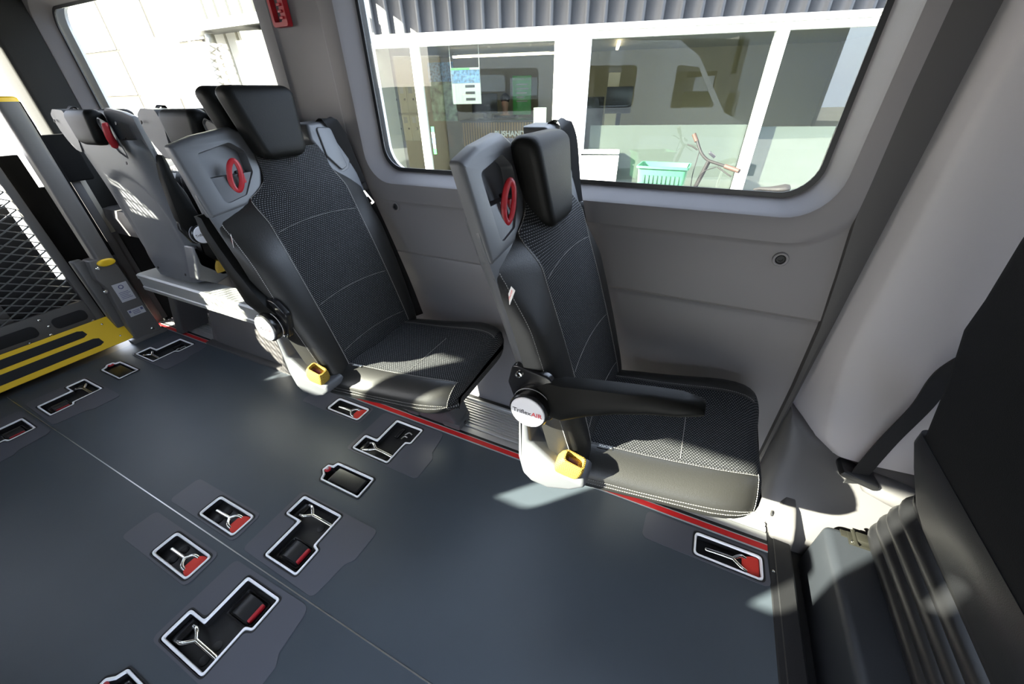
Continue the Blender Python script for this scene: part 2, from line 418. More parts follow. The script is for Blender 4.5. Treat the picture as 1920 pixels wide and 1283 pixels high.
def make_fitting(kind, x, y, mir, label):
    sg = -1 if mir else 1
    nm, cat = ('floor_socket', 'floor socket') if kind == 'Q' else ('floor_anchor', 'floor anchor')
    t = thing(nm, label, cat, (x, y, 0), group='recessed floor anchors')
    L = lambda pts: [(a, sg*b) for a, b in pts][::sg]
    out = {'S': S_OUT, 'R': R_OUT, 'Q': Q_OUT}[kind]; r = RAD[kind]
    o0 = round_poly(L(out), r, 4)
    inn = round_poly(L(offset_poly(out, -0.0095)), max(0.004, r-0.005), 4)
    mid = round_poly(L(offset_poly(out, -0.0015)), r, 4)
    if kind != 'Q':
        pad = round_poly(L({'S': S_PAD, 'R': R_PAD}[kind]), [0.02]*4 if kind == 'R' else [0.02, 0.02, 0.015, 0.015, 0.03, 0.02][::1] if sg > 0 else 0.02, 5)
        bm = B(); plate(bm, pad, 0.0001, 0.0022, [o0]); obj('cover_plate', bm, MT['pad'], t, 30)
    bm = B(); plate(bm, round_poly(L(offset_poly(out, 0.0035)), r+0.003, 4), 0.0003, 0.0030, [o0]); obj('rubber_gasket', bm, MT['rubber'], t, 30)
    bm = B(); m1 = round_poly(L(offset_poly(out, -0.0025)), r, 4); m2 = round_poly(L(offset_poly(out, -0.0072)), max(0.004, r-0.003), 4)
    lo = [[(p[0], p[1], z) for p in Lp] for Lp, z in ((mid, -0.002), (m1, 0.0042), (m2, 0.0042), (inn, -0.004))]
    loft(bm, lo, True, False, False); obj('white_seal', bm, MT['white_line'], t)
    bm = B(); loft(bm, [[(p[0], p[1], z) for p in inn] for z in (-0.001, -0.022)], True, False, False)
    fill_holes(bm, inn, [], lambda p: (p[0], p[1], -0.022)); obj('tray', bm, MT['tray'], t, 30)
    Y = lambda a, b, z: (a, sg*b, z)
    def hook(stem, jun, a1, a2, dz=0.0):
        h = B()
        s, j = Vector(stem), Vector(jun)
        tube(h, smooth_path([Y(*stem, -0.010), Y(*(s*0.5+j*0.5), -0.006), Y(*jun, -0.004)], 5), 0.0064, 10)
        for a in (a1, a2):
            av = Vector(a); m_ = j*0.45+av*0.55; m_ = m_ + Vector((0, 0.006 if a[1] > jun[1] else -0.006))
            tube(h, smooth_path([Y(*jun, -0.004), Y(*m_, -0.002), Y(*a, -0.008)], 6), 0.0056, 10)
        bmesh.ops.create_uvsphere(h, u_segments=10, v_segments=6, radius=0.0066, matrix=Matrix.Translation(Y(*stem, -0.010)))
        obj('hook', h, MT['chrome'], t)
        d = B()
        c = s*0.62+j*0.38
        for e in (0.0165, -0.0165):
            lathe(d, [(0.013, 0), (0.013, 0.0015), (0.010, 0.003)], 16, 'Z', Y(c.x, c.y+e, -0.0218))
        obj('finger_hole_shade', d, MT['rubber'], t)  # flat dark discs stand in for the shade inside finger holes
    if kind == 'S':
        hook((0.172, 0.041), (0.090, 0.042), (0.046, 0.059), (0.044, 0.018))
        bm = B(); box(bm, 0.016, 0.046, sg*0.041-0.03, sg*0.041+0.03, -0.0215, -0.012, 0.004); obj('strap_guide', bm, MT['gloss_black'], t)
        if label.startswith('recessed floor anchor at the rear') or 'between the red rail' in label:
            bm = B(); box(bm, 0.108, 0.126, sg*0.160-0.028, sg*0.160+0.028, -0.0215, -0.011, 0.004); obj('belt_slot', bm, MT['gloss_black'], t)
            bm = B(); tube(bm, smooth_path([Y(0.143, 0.135, -0.014), Y(0.150, 0.150, -0.010), Y(0.165, 0.150, -0.010)], 4), 0.0025, 8)
            tube(bm, smooth_path([Y(0.143, 0.160, -0.014), Y(0.156, 0.175, -0.010), Y(0.172, 0.172, -0.012)], 4), 0.0025, 8)
            obj('clip', bm, MT['steel'], t)
        else:
            bm = B(); loft(bm, [[Y(a, b, z) for a, b in rrect(0.086-e, 0.186+e, 0.116-e, 0.188+e, 0.01)] for e, z in ((0, -0.0215), (0, -0.016), (-0.004, -0.0155))], True, True, False)
            loft(bm, [[Y(a, b, -0.0155) for a, b in rrect(0.090, 0.182, 0.120, 0.184, 0.008)], [Y(a, b, -0.0205) for a, b in rrect(0.093, 0.179, 0.123, 0.181, 0.006)]], True, False, True)
            obj('reel_socket', bm, MT['gloss_black'], t)
            bm = B(); P = []
            for i in range(9):
                a = PI*i/8; P.append((0.137-0.034*cos(a), -0.020+0.020*sin(a)))
            loft(bm, [[Y(px, b, pz) for px, pz in P]+[Y(0.171, b, -0.0205), Y(0.103, b, -0.0205)] for b in (0.126, 0.130, 0.174, 0.178)]); obj('reel', bm, MT['tray'], t)
            bm = B(); box(bm, 0.168, 0.178, min(sg*0.128, sg*0.176), max(sg*0.128, sg*0.176), -0.017, -0.0035, 0.003); obj('release_tab', bm, MT['red'], t)
    elif kind == 'R':
        hook((0.040, 0.040), (0.112, 0.040), (0.150, 0.060), (0.150, 0.019))
        bm = B()
        q = [(0.140, 0.022), (0.184, 0.010), (0.184, 0.072), (0.140, 0.058)]
        lo = []
        for i in range(7):
            u = i/6; z = -0.005+0.003*sin(u*PI*0.9); a0 = 0.138+0.046*u; h = 0.019+0.012*min(1, u*1.6)
            lo.append([Y(a0, 0.040+h, z), Y(a0, 0.040-h, z), Y(a0, 0.040-h, z-0.004), Y(a0, 0.040+h, z-0.004)])
        loft(bm, lo); obj('pull_strap', bm, MT['red_strap'], t)
    else:
        bm = B(); loft(bm, [[Y(a, b, z) for a, b in rrect(0.022-e, 0.160+e, 0.016-e, 0.076+e, 0.008)] for e, z in ((0.006, -0.0215), (0.004, -0.009), (0, -0.006), (-0.003, -0.0058))]); obj('socket_lid', bm, MT['gloss_black'], t)
        bm = B(); lathe(bm, [(0.0125, 0), (0.0125, 0.004), (0.0105, 0.0055), (0.0, 0.006)], 20, 'Z', Y(-0.014, 0.050, -0.004), cap=False); ro = obj('release_button', bm, MT['red'], t)
        bm = B(); c = Vector(Y(-0.014, 0.050, 0.0022))
        tube(bm, [c+Vector((0.0045*cos(a), 0.0045*sin(a)-0.001, 0)) for a in [2.2+i*0.5 for i in range(10)]], 0.0006, 6)
        tube(bm, [c+Vector((-0.001, 0.006, 0)), c+Vector((-0.001, 0.0, 0)), c+Vector((0.003, 0.0, 0)), c+Vector((0.004, -0.004, 0))], 0.0007, 6)
        tube(bm, [c+Vector((-0.001, 0.003, 0)), c+Vector((0.0025, 0.003, 0))], 0.0006, 6)
        obj('wheelchair_symbol', bm, MT['ink_white'], ro)
    return t
for f in FIT: make_fitting(*f)

# ------------------------------------------------------------------ seat rails along the wall
def rail(x0, x1, names):
    bm = B(); box(bm, x0, x1, 0.7065, 0.7275, -0.02, 0.0025); struct(names[0], bm, MT['rail_red'])
    bm = B()
    for a, b in ((0.7035, 0.7065), (0.7275, 0.7305)): box(bm, x0, x1, a, b, -0.02, 0.0035)
    prof = [(0.745, -0.02), (0.745, 0.002), (0.770, 0.002), (0.772, -0.003), (0.778, -0.003), (0.780, 0.002), (0.790, 0.002)]
    y = 0.790
    for i in range(9):
        prof += [(y+0.003, 0.002), (y+0.0035, -0.004), (y+0.0105, -0.004), (y+0.011, 0.002)]; y += 0.0145
    prof += [(0.925, 0.002), (0.927, 0.010), (0.935, 0.010), (0.935, -0.02)]
    loft(bm, [[(x, a, b) for a, b in prof] for x in (x0, x1)]); struct(names[1], bm, MT['rail_alu'], sharp=20)
    bm = B(); box(bm, x0, x1, 0.7305, 0.7445, -0.02, 0.001); box(bm, x0, x1, 0.9355, 0.953, -0.02, 0.006); struct(names[2], bm, MT['rubber'])
rail(-1.37, 0.43, ('trim_2', 'trim_3', 'trim_4'))
rail(-3.00, -2.45, ('trim_5', 'trim_6', 'trim_7'))
# wheel arch cover
bm = B()
lo = []
for x, e in ((-2.46, 0.10), (-2.45, 0.05), (-2.42, 0.02), (-2.36, 0.0), (-1.50, 0.0), (-1.43, 0.02), (-1.40, 0.05), (-1.385, 0.10)):
    pr = [(0.958, 0.0), (0.735+e*0.3, 0.0), (0.735+e*0.3, 0.012)]
    for k in range(7):
        a = k/6*PI/2; pr.append((0.745+e+0.06*(1-cos(a))+0.0*e, 0.14-e+0.10*sin(a)-e*0.3))
    pr += [(0.958, 0.25-e*1.3)]
    lo.append([(x, max(b, 0) if 0 else a, b) for a, b in pr])
loft(bm, lo); struct('trim_8', bm, MT['base_trim'])
bm = B(); box(bm, -2.45, -1.37, 0.703, 0.745, -0.02, 0.014, 0.006); struct('trim_9', bm, MT['trim_d'])

# ------------------------------------------------------------------ left wall
GY = 1.02
WIN = [(-1.105, 0.25, 0.972, 1.60), (-3.03, -1.53, 0.955, 1.585)]
OUT = [(-1.32, 0.385, 0.76, 1.78), (-3.16, -1.32, 0.76, 1.78)]
def wall_y(z): return interp([(0, 0.962), (0.655, 0.964), (0.667, 0.969), (0.678, 0.958), (0.76, 0.960)], z)
bm = B()
zs = [0, 0.2, 0.4, 0.6, 0.655, 0.661, 0.667, 0.673, 0.678, 0.72, 0.76]
loft(bm, [[(x, wall_y(z), z) for z in zs] for x in (-3.16, -2.4, -1.6, -0.8, 0.0, 0.385)], closed=False)
zs2 = [(1.78, 0.960), (1.84, 0.945), (1.89, 0.91), (1.925, 0.85), (1.94, 0.78)]
loft(bm, [[(x, y, z) for z, y in zs2] for x in (-3.16, 0.385, 1.9)], closed=False)
for (wx0, wx1, wz0, wz1), (ox0, ox1, oz0, oz1) in zip(WIN, OUT):
    seq = [(0.0, GY-0.002, 0.075), (0.006, GY-0.010, 0.078), (0.030, 0.962, 0.095), (0.037, 0.953, 0.10), (0.050, 0.9495, 0.11), (0.085, 0.950, 0.13), (0.098, 0.9515, 0.14), (0.106, 0.958, 0.145), (0.114, 0.960, 0.15)]
    lo = []
    for d, y, r in seq:
        a = [max(wx0-d, ox0+0.001), min(wx1+d, ox1-0.001), wz0-d, wz1+d]
        lo.append([(p[0], y, p[1]) for p in rrect(*a, r, 8)])
    lo.append([(p[0], 0.960, p[1]) for p in rrect(ox0, ox1, oz0, oz1, 0.0005, 8)])
    loft(bm, lo, True, False, False)
struct('wall_left', bm, MT['trim'], sharp=30)
for i, (x0, x1, z0, z1) in enumerate(WIN):
    bm = B(); plate(bm, rrect(x0-0.01, x1+0.01, z0-0.01, z1+0.01, 0.085, 8), GY, GY+0.004, to3=lambda u, v, w: (u, w, v))
    w = struct('window_%d' % (i+1), bm, MT['glass'])
    bm = B(); plate(bm, rrect(x0-0.012, x1+0.012, z0-0.012, z1+0.012, 0.087, 8), GY-0.006, GY-0.001, [rrect(x0+0.009, x1-0.009, z0+0.009, z1-0.009, 0.07, 8)], to3=lambda u, v, w: (u, w, v))
    s = obj('window_seal', bm, MT['seal'], w)
# vertical joint line at the pillar between the windows
bm = B(); box(bm, -1.432, -1.428, 0.957, 0.9585, 0.80, 1.78); struct('trim_10', bm, MT['trim_d'])
# dark gap strip between wall trim and light pillar
bm = B(); loft(bm, [[(xa, 0.964, z), (xa+0.004, 0.950, z), (xa*0.4+0.392*0.6, 0.9465, z), (0.390, 0.950, z), (0.398, 0.985, z)] for z, xa in ((0.0, 0.374), (0.45, 0.370), (0.66, 0.362), (0.80, 0.347), (0.95, 0.328), (1.2, 0.318), (1.78, 0.312), (1.92, 0.312))]); struct('trim_11', bm, MT['seam_black'])
for x, z, l in ((-1.043, 0.852, 'round grey screw cap on the wall panel behind the front seat, between the seats'), (0.221, 0.830, 'round grey screw cap on the wall below the right corner of the large window')):
    t = thing('screw_cap', l, 'screw cap', (x, 0.958, z))
    bm = B(); lathe(bm, [(0.0185, 0.004), (0.0185, -0.002), (0.0165, -0.004), (0.0125, -0.0035), (0.0115, 0.001)], 24, 'Y', cap=False); obj('washer', bm, MT['trim'], t)
    bm = B(); lathe(bm, [(0.0115, 0.001), (0.0095, -0.001), (0.005, -0.0015), (0.0045, 0.002)], 16, 'Y'); obj('screw', bm, MT['rubber'], t)

# ------------------------------------------------------------------ right wall, rear frame, roof, cab sides (mostly behind the camera)
TX = lambda u, v, w: (u, w, v)
bm = B()
R_SUN_OPEN = [rrect(-3.11, -2.075, 1.27, 1.575, 0.05, 4), round_poly([(-1.96, 1.17), (-1.80, 1.17), (-1.80, 0.985), (-1.63, 0.985), (-1.63, 1.17), (-1.00, 1.17), (-1.00, 0.985), (-0.88, 0.985), (-0.88, 1.515), (-1.96, 1.515)], 0.03, 4), rrect(-0.745, -0.655, 1.24, 1.45, 0.03, 4)]  # unseen side windows, outlines notched and split to shape the sun patches
plate(bm, [(-3.16, -0.05), (-0.48, -0.05), (-0.48, 0.95), (0.92, 0.95), (0.92, -0.05), (2.2, -0.05), (2.2, 1.93), (-3.16, 1.93)], -0.85, -0.80, R_SUN_OPEN, TX)  # low gap in the outline added to let in bounced daylight
struct('wall_right', bm, MT['trim_d'])
for i, h in enumerate(R_SUN_OPEN):
    bm = B(); plate(bm, h, -0.830, -0.826, to3=TX); struct('window_%d' % (i+3), bm, MT['glass'])
bm = B(); loft(bm, [[(x, y, z) for y, z in ((-0.85, 1.91), (-0.55, 1.95), (0.0, 1.96), (0.55, 1.955), (0.80, 1.93), (0.80, 1.99), (0, 2.02), (-0.85, 1.99))] for x in (-3.20, -1.0, 1.0, 1.9)]); struct('ceiling', bm, MT['lining'])
# rear frame: left pillar, header, right pillar
bm = B()
lo = [[(a, b, z) for a, b in rrect(-3.23, -3.07, 0.785, 1.03, 0.02, 4)] for z in (-0.05, 1.93)]
loft(bm, lo); struct('wall_rear', bm, MT['pillar_d'])
bm = B(); box(bm, -3.23, -3.17, -0.86, -0.825, -0.05, 1.93, 0.005); box(bm, -3.23, -3.10, -0.86, 1.0, 1.53, 1.95, 0.01); struct('wall_rear_2', bm, MT['trim_d'])
bm = B(); plate(bm, [(-0.82, -0.04), (0.02, -0.04), (0.02, 1.54), (-0.82, 1.54)], -3.22, -3.17, [rrect(-0.79, -0.03, 0.90, 1.50, 0.04, 4)], lambda u, v, w: (w, u, v)); struct('added_rear_door', bm, MT['trim_d'])  # unseen closed leaf added to cut light from the rear
bm = B(); box(bm, -3.20, -2.86, -0.86, 0.703, -0.045, -0.004); struct('trim_12', bm, MT['grey_paint'])
# light grey pillar
bm = B(); lo = []
PROF = [(0.392, 0.990), (0.396, 0.982), (0.434, 0.938), (0.442, 0.931), (0.454, 0.928), (0.52, 0.926), (0.62, 0.928), (0.74, 0.940), (0.86, 0.965), (0.90, 1.0), (0.90, 1.03), (0.392, 1.03)]
for z, k, dx in ((0.255, -0.045, 0.085), (0.285, 0.028, 0.095), (0.33, 0.028, 0.055), (0.42, 0.022, 0.03), (0.52, 0.016, 0.010), (0.60, 0.010, 0.0), (0.70, 0.0, 0.0), (0.90, 0.0, -0.005), (1.30, 0.0, -0.012), (1.93, 0.0, -0.02)):
    L = []
    for i, (x, y) in enumerate(PROF):
        xx = x + (dx if i in (2, 3, 4, 5) else dx*0.35 if i in (0, 1) else 0); yy = y - (k if 2 <= i <= 8 else 0)
        L.append((xx, yy, z))
    lo.append(L)
loft(bm, lo); p = struct('wall_left_pillar', bm, MT['pillar'], sharp=50)
# lower trim below the pillar
bm = B(); lo = []
for x, s in ((0.386, 0.0), (0.40, 0.75), (0.425, 0.95), (0.46, 1.0), (0.62, 0.95), (0.72, 0.85), (0.80, 0.75), (0.90, 0.7)):
    d = lambda v: 0.965-v*s
    zt = interp([(0.386, 0.40), (0.40, 0.375), (0.50, 0.31), (0.60, 0.285), (0.9, 0.25)], x)
    lo.append([(x, d(0.005), zt), (x, d(0.03), zt-0.006), (x, d(0.055), zt-0.03), (x, d(0.075), zt-0.09), (x, d(0.095), 0.12), (x, d(0.125), 0.075), (x, d(0.15), 0.03), (x, d(0.16), -0.10), (x, 1.03, -0.10), (x, 1.03, zt)])
loft(bm, lo); struct('trim_13', bm, MT['base_trim'], sharp=60)
# rounded boss with a dark hole at the end of the rail
t = thing('rail_end_cover', 'rounded grey plastic rail end cover with a dark hole, below the front seat corner', 'cover', (0.432, 0.80, 0))
bm = B(); lo = []
for z, x0, x1, y0, y1 in ((-0.03, 0.004, 0.075, -0.045, 0.10), (0.02, 0.004, 0.070, -0.040, 0.10), (0.055, 0.010, 0.065, -0.020, 0.10), (0.085, 0.020, 0.060, 0.015, 0.10), (0.10, 0.030, 0.055, 0.05, 0.10)):
    lo.append([(a, b, z) for a, b in rrect(x0, x1, y0, y1, 0.012, 4)])
loft(bm, lo); obj('housing', bm, MT['base_trim'], t, 60)
bm = B(); lathe(bm, [(0.009, 0.0), (0.009, 0.004), (0.006, 0.004), (0.006, 0.001)], 16, 'X', (0.002, 0.02, 0.045)); obj('hole', bm, MT['gloss_black'], t)
# cab side below the driver window, cab front
bm = B(); box(bm, 0.90, 2.2, 1.0, 1.06, -0.1, 0.95); box(bm, 0.90, 1.0, 1.0, 1.06, 0.95, 1.95); box(bm, 1.75, 2.2, 1.0, 1.06, 0.95, 1.95); box(bm, 1.0, 1.75, 1.0, 1.06, 1.50, 1.95); struct('wall_left_cab', bm, MT['trim_d'])
bm = B(); box(bm, 2.0, 2.3, -0.95, 1.06, -0.1, 1.20, 0.05); box(bm, 2.0, 2.1, -0.95, 1.06, 1.45, 1.99); struct('wall_front', bm, MT['trim_d'])
# red emergency hammer holder on the pillar
t = thing('hammer_holder', 'red plastic emergency hammer holder on the pillar between the windows', 'holder', (-1.372, 0.957, 1.40))
bm = B(); plate(bm, rrect(-0.035, 0.035, 0, 0.20, 0.008, 3), -0.020, -0.001, [rrect(-0.024, 0.012, 0.012, 0.19, 0.004, 3)], TX); obj('frame', bm, MT['red'], t)
bm = B()
for i in range(11): box(bm, 0.010, 0.026, -0.026, -0.018, 0.018+0.016*i, 0.025+0.016*i, 0.001)
obj('clip_teeth', bm, MT['red'], t)
# ------------------------------------------------------------------ passenger seats (local axes: +x is where the seat faces, -y is the aisle side)
XE = [(0.40, -0.178), (0.5, -0.199), (0.6, -0.221), (0.7, -0.246), (0.8, -0.272), (0.9, -0.304), (1.0, -0.338), (1.15, -0.385)]
XC = [(0.38, -0.106), (0.46, -0.118), (0.55, -0.143), (0.65, -0.174), (0.75, -0.207), (0.85, -0.242), (0.95, -0.276), (1.00, -0.298), (1.04, -0.322), (1.08, -0.350)]
HW = [(0.405, 0.185), (0.45, 0.212), (0.55, 0.234), (0.68, 0.250), (0.82, 0.262), (0.95, 0.268), (1.02, 0.268)]
WL = [(0.38, 0.215), (0.46, 0.238), (0.55, 0.250), (0.7, 0.262), (0.90, 0.266), (0.932, 0.262), (0.948, 0.225), (0.965, 0.165), (0.985, 0.115), (1.01, 0.085), (1.08, 0.072)]
WR = [(0.38, 0.215), (0.46, 0.238), (0.55, 0.250), (0.7, 0.262), (0.92, 0.262), (0.955, 0.258), (0.975, 0.24), (1.0, 0.20), (1.03, 0.170), (1.08, 0.15)]
GT = [(0, 0.965), (0.3, 0.98), (0.5, 0.995), (0.58, 1.01), (0.62, 1.02), (0.70, 1.085), (0.80, 1.09), (0.88, 1.0), (0.94, 0.80), (0.98, 0.45), (1.0, 0.0)]
EAR = [(-0.268, 0.940), (-0.160, 0.952), (-0.098, 0.985), (-0.066, 1.035), (-0.064, 1.122), (-0.098, 1.140), (-0.200, 1.127), (-0.266, 1.110)]
EAR_P = [(-0.215, 0.966), (-0.150, 0.978), (-0.100, 1.030), (-0.092, 1.082), (-0.122, 1.106), (-0.218, 1.088)]
BELT_EAR = [(0.205, 0.972), (0.245, 0.985), (0.270, 1.02), (0.282, 1.06), (0.280, 1.118), (0.235, 1.138), (0.150, 1.134), (0.138, 1.09), (0.165, 1.03)]
def ear_x(z): return -0.338-(z-1.03)*0.30
def y_of(t, z):
    """column parameter -1..1 to y: seams sit at |t| = 0.62"""
    wl, wr = sinterp(WL, z), sinterp(WR, z); sl, sr = min(0.150, wl*0.97), min(0.160, wr*0.97)
    if t < -0.62: return -sl-(wl-sl)*(-t-0.62)/0.38
    if t > 0.62: return sr+(wr-sr)*(t-0.62)/0.38
    return (t/0.62)*(sl if t < 0 else sr)
def back_pt(t, z, lift=0.0):
    xe, xc = sinterp(XE, z), sinterp(XC, z)
    g = interp(GT, abs(t))
    k = max(0.0, min(1.0, (z-0.80)/0.13)); k = k*k*(3-2*k)
    if abs(t) > 0.62 and k > 0:
        w = (1-abs(t))/0.38
        g = g*(1-k) + k*(1.02*w**0.85)
    if z > 0.93: xe -= 0.020*min(1, (z-0.93)/0.03)
    x = xe+(xc-xe)*g
    k2 = max(0.0, min(1.0, (z-(0.90 if t < 0 else 0.945))/0.075)); k2 = k2*k2*(3-2*k2)
    if k2 > 0:
        e = ear_x(z)+0.004; q = xc+(e-xc)*min(1.0, abs(t)/0.62)**2.0
        if abs(t) > 0.62: q = e+(xe-0.01-e)*(abs(t)-0.62)/0.38
        x = x*(1-k2)+q*k2
    return Vector((x+lift, y_of(t, z), z))
def grid_mesh(fn, us, vs, uvfn=None):
    bm = B(); uvl = bm.loops.layers.uv.new('UVMap') if uvfn else None
    V = [[bm.verts.new(fn(u, v)) for u in us] for v in vs]
    for j in range(len(vs)-1):
        for i in range(len(us)-1):
            f = face(bm, (V[j][i], V[j][i+1], V[j+1][i+1], V[j+1][i]))
            if f and uvl:
                for lp, (a, b) in zip(f.loops, ((i, j), (i+1, j), (i+1, j+1), (i, j+1))): lp[uvl].uv = uvfn(us[a], vs[b])
    return bm
def lin(a, b, n): return [a+(b-a)*i/n for i in range(n+1)]
def yz(off):   # (y, z, depth) -> point on a plate leaning like the backrest
    return lambda u, v, w: (ear_x(v)+off+w, u, v)

def make_seat(name, label, loc, rz=0, group='passenger seats', folded=False, head_up=0.0, arm_up=False, lean=0.0, brand=True):
    T = thing(name, label, 'seat', loc, rz, group)
    K = lambda bm: ([setattr(v, 'co', Vector((v.co.x+lean*(v.co.z-0.41), v.co.y, v.co.z))) for v in bm.verts], bm)[1]
    # shell -------------------------------------------------
    bm = B(); lo = []
    for z in lin(0.405, 1.03, 44):
        xe, hw = sinterp(XE, z), sinterp(HW, z)
        if z > 1.0: hw -= 0.02*(z-1.0)/0.03
        L = [(xe+0.004, -hw+0.012, z), (xe+0.001, -hw, z)]
        for k in range(33):
            u = -1+2*k/32; y = u*hw
            d = 0.052*(1-abs(u)**10) + 0.006
            r = (y/0.20)**2+((z-0.66)/0.235)**2          # shallow arch recess on the back
            d -= 0.010*max(0, min(1, (1.06-r)*7)) if z > 0.62 else 0.010*max(0, min(1, (1.06-(y/0.20)**2)*7))*max(0, min(1, (z-0.50)*12))
            L.append((xe-d, y, z))
        L += [(xe+0.001, hw, z), (xe+0.004, hw-0.012, z)]
        lo.append(L)
    loft(bm, lo)
    sh = obj('seat_shell', K(bm), MT['shell'], T, 50)
    ep = round_poly(EAR, [0.010, 0.03, 0.03, 0.03, 0.012, 0.015, 0.05, 0.010], 5); pk = round_poly(EAR_P, 0.014, 5)
    bm = B(); F = yz(0)
    bv = 0.010; lo = [[F(a, b, -0.024) for a, b in ep]]
    for k in range(4):
        an = k/3*PI/2; lo.append([F(a, b, -bv*(1-sin(an))) for a, b in offset_poly(ep, -bv*(1-cos(an)))])
    loft(bm, lo, True, True, False)
    fo = offset_poly(ep, -bv)
    fill_holes(bm, fo, [pk], lambda p: F(p[0], p[1], 0.0))
    p2 = offset_poly(pk, -0.007)
    loft(bm, [[F(a, b, 0) for a, b in pk], [F(a, b, -0.006) for a, b in offset_poly(pk, -0.001)], [F(a, b, -0.026) for a, b in p2]], True, False, True)
    bmesh.ops.remove_doubles(bm, verts=bm.verts, dist=1e-5)
    er = obj('handle_ear', K(bm), MT['shell'], T, 42)
    bm = B(); ring = []
    for i in range(28):
        a = 2*PI*i/28; z = 1.028+0.037*sin(a); y = -0.156+0.0135*cos(a)+(z-1.028)*0.22; ring.append((ear_x(1.028)+0.006+0.004*cos(a), y, z))
    tube(bm, ring, 0.0043, 10, closed=True, flat=1.6)
    box(bm, ear_x(1.03)-0.024, ear_x(1.03)+0.002, -0.143, -0.128, 0.995, 1.030, 0.003)
    obj('release_handle', K(bm), MT['red'], er)
    bm = B(); box(bm, ear_x(1.03)-0.030, ear_x(1.03)-0.018, -0.136, -0.116, 0.992, 1.036, 0.002); obj('handle_slot', K(bm), MT['rubber'], er)
    be = round_poly(BELT_EAR, [0.02, 0.02, 0.03, 0.03, 0.02, 0.02, 0.012, 0.02, 0.03], 5)
    bm = B(); dome_plate(bm, be, -0.070, -0.004, 0.010, F); obj('belt_ear', K(bm), MT['shell'], T, 42)
    bm = B(); dome_plate(bm, round_poly([(0.168, 1.04), (0.205, 0.99), (0.235, 1.0), (0.232, 1.118), (0.175, 1.122)], 0.012, 4), -0.004, 0.002, 0.003, F); obj('belt_ear_cover', K(bm), MT['shell'], T, 42)
    # upholstered back ---------------------------------------
    zs = lin(0.395, 1.075, 56)
    zlen = {}; acc = 0; prev = None
    for z in zs:
        q = back_pt(0, z); acc += (q-prev).length if prev else 0; prev = q; zlen[z] = acc
    bl = B()
    for sgn in (-1, 1):
        us = [sgn*u for u in (0.62, 0.635, 0.66, 0.70, 0.75, 0.80, 0.85, 0.89, 0.92, 0.95, 0.97, 0.985, 1.0)]
        g = grid_mesh(lambda u, z: back_pt(u, z), us, zs); me = bpy.data.meshes.new('tmp'); g.to_mesh(me); g.free(); bl.from_mesh(me); bpy.data.meshes.remove(me)
    bk = obj('backrest', K(bl), MT['leather'], T, 60)
    bm = grid_mesh(lambda u, z: back_pt(u, z), lin(-0.62, 0.62, 30), zs, lambda u, z: (u*0.25, zlen[z]))
    obj('backrest_insert', K(bm), MT['fabric'], T, 60)
    bm = B()
    for t in (-0.635, 0.635): dashes(bm, [back_pt(t, z, 0.0008) for z in lin(0.40, 1.0, 60)])
    dashes(bm, [back_pt(-0.955, z, 0.002)+Vector((0, -0.001, 0)) for z in lin(0.42, 0.925, 50)])
    for z0 in (0.885, 0.665, 0.505):
        dashes(bm, [back_pt(t, z0-0.012*(t/0.6)**2+0.006, 0.0012) for t in lin(-0.6, 0.6, 30)], 0.004, 0.0006, 0.0005, 0.0004)
    obj('stitching', K(bm), MT['thread'], bk)['kind'] = 'stuff'
    bm = B(); q = back_pt(-0.952, 0.885)
    mtx = Matrix.Translation(q+Vector((0.002, -0.006, 0))) @ Matrix.Rotation(math.radians(20), 4, 'Y') @ Matrix.Rotation(math.radians(-28), 4, 'Z')
    box(bm, -0.006, 0.007, -0.001, 0.0, -0.017, 0.017, mtx=mtx); tg = obj('fabric_tag', K(bm), MT['tag'], T)
    tg['label'] = 'small white fabric tag'
    if not lean and brand:
        text_mesh('tag_print', 'TriflexAIR', 0.0062, MT['ink_red'], tg, mtx @ Matrix.Translation((0.0005, -0.0012, 0)) @ Matrix.Rotation(PI/2, 4, 'X') @ Matrix.Rotation(PI/2, 4, 'Z'), 0.0001)
    # headrest ------------------------------------------------
    def block(bm, x_f, depth, y0, y1t, y1b, z0, z1, tilt, r=0.016):
        lo = []
        us = [0, 0.008, 0.03, 0.065, 0.11, 0.2, 0.4, 0.6, 0.8, 0.89, 0.935, 0.97, 0.992, 1.0]
        for u in us:
            z = z0+(z1-z0)*u; hwid = y1b+(y1t-y1b)*u; e = 0
            for a in (u*(z1-z0), (1-u)*(z1-z0)):
                if a < r: e = max(e, r-math.sqrt(max(0, r*r-(r-a)**2)))
            cx = x_f-depth/2-(z-z0)*tilt; e2 = e*0.8
            lo.append([(cx+a, y0+b, z) for a, b in rrect(-depth/2+e2, depth/2-e2, -hwid+e, hwid-e, min(0.022, depth/2-e2-0.0005), 6)])
        loft(bm, lo); return bm
    hz = head_up
    bm = block(B(), -0.266-0.30*hz, 0.066, 0.0, 0.107, 0.072, 0.955+hz, 1.135+hz, 0.18, 0.026)
    hd = obj('headrest', K(bm), MT['pur'], T, 50)
    bm = block(B(), -0.372-0.30*hz, 0.066, 0.004, 0.104 if (hz or folded) else 0.066, 0.084 if (hz or folded) else 0.06, 1.01+hz, 1.136+hz if (hz or folded) else 1.118, 0.22, 0.028)
    obj('headrest_back', K(bm), MT['pur'], hd, 50)
    bm = B()
    for y in (0.0,): tube(bm, [(-0.350-0.3*hz, y, 1.06+hz), (-0.350, y, 0.99)], 0.006, 10)
    obj('headrest_post', K(bm), MT['shell_d'], hd)
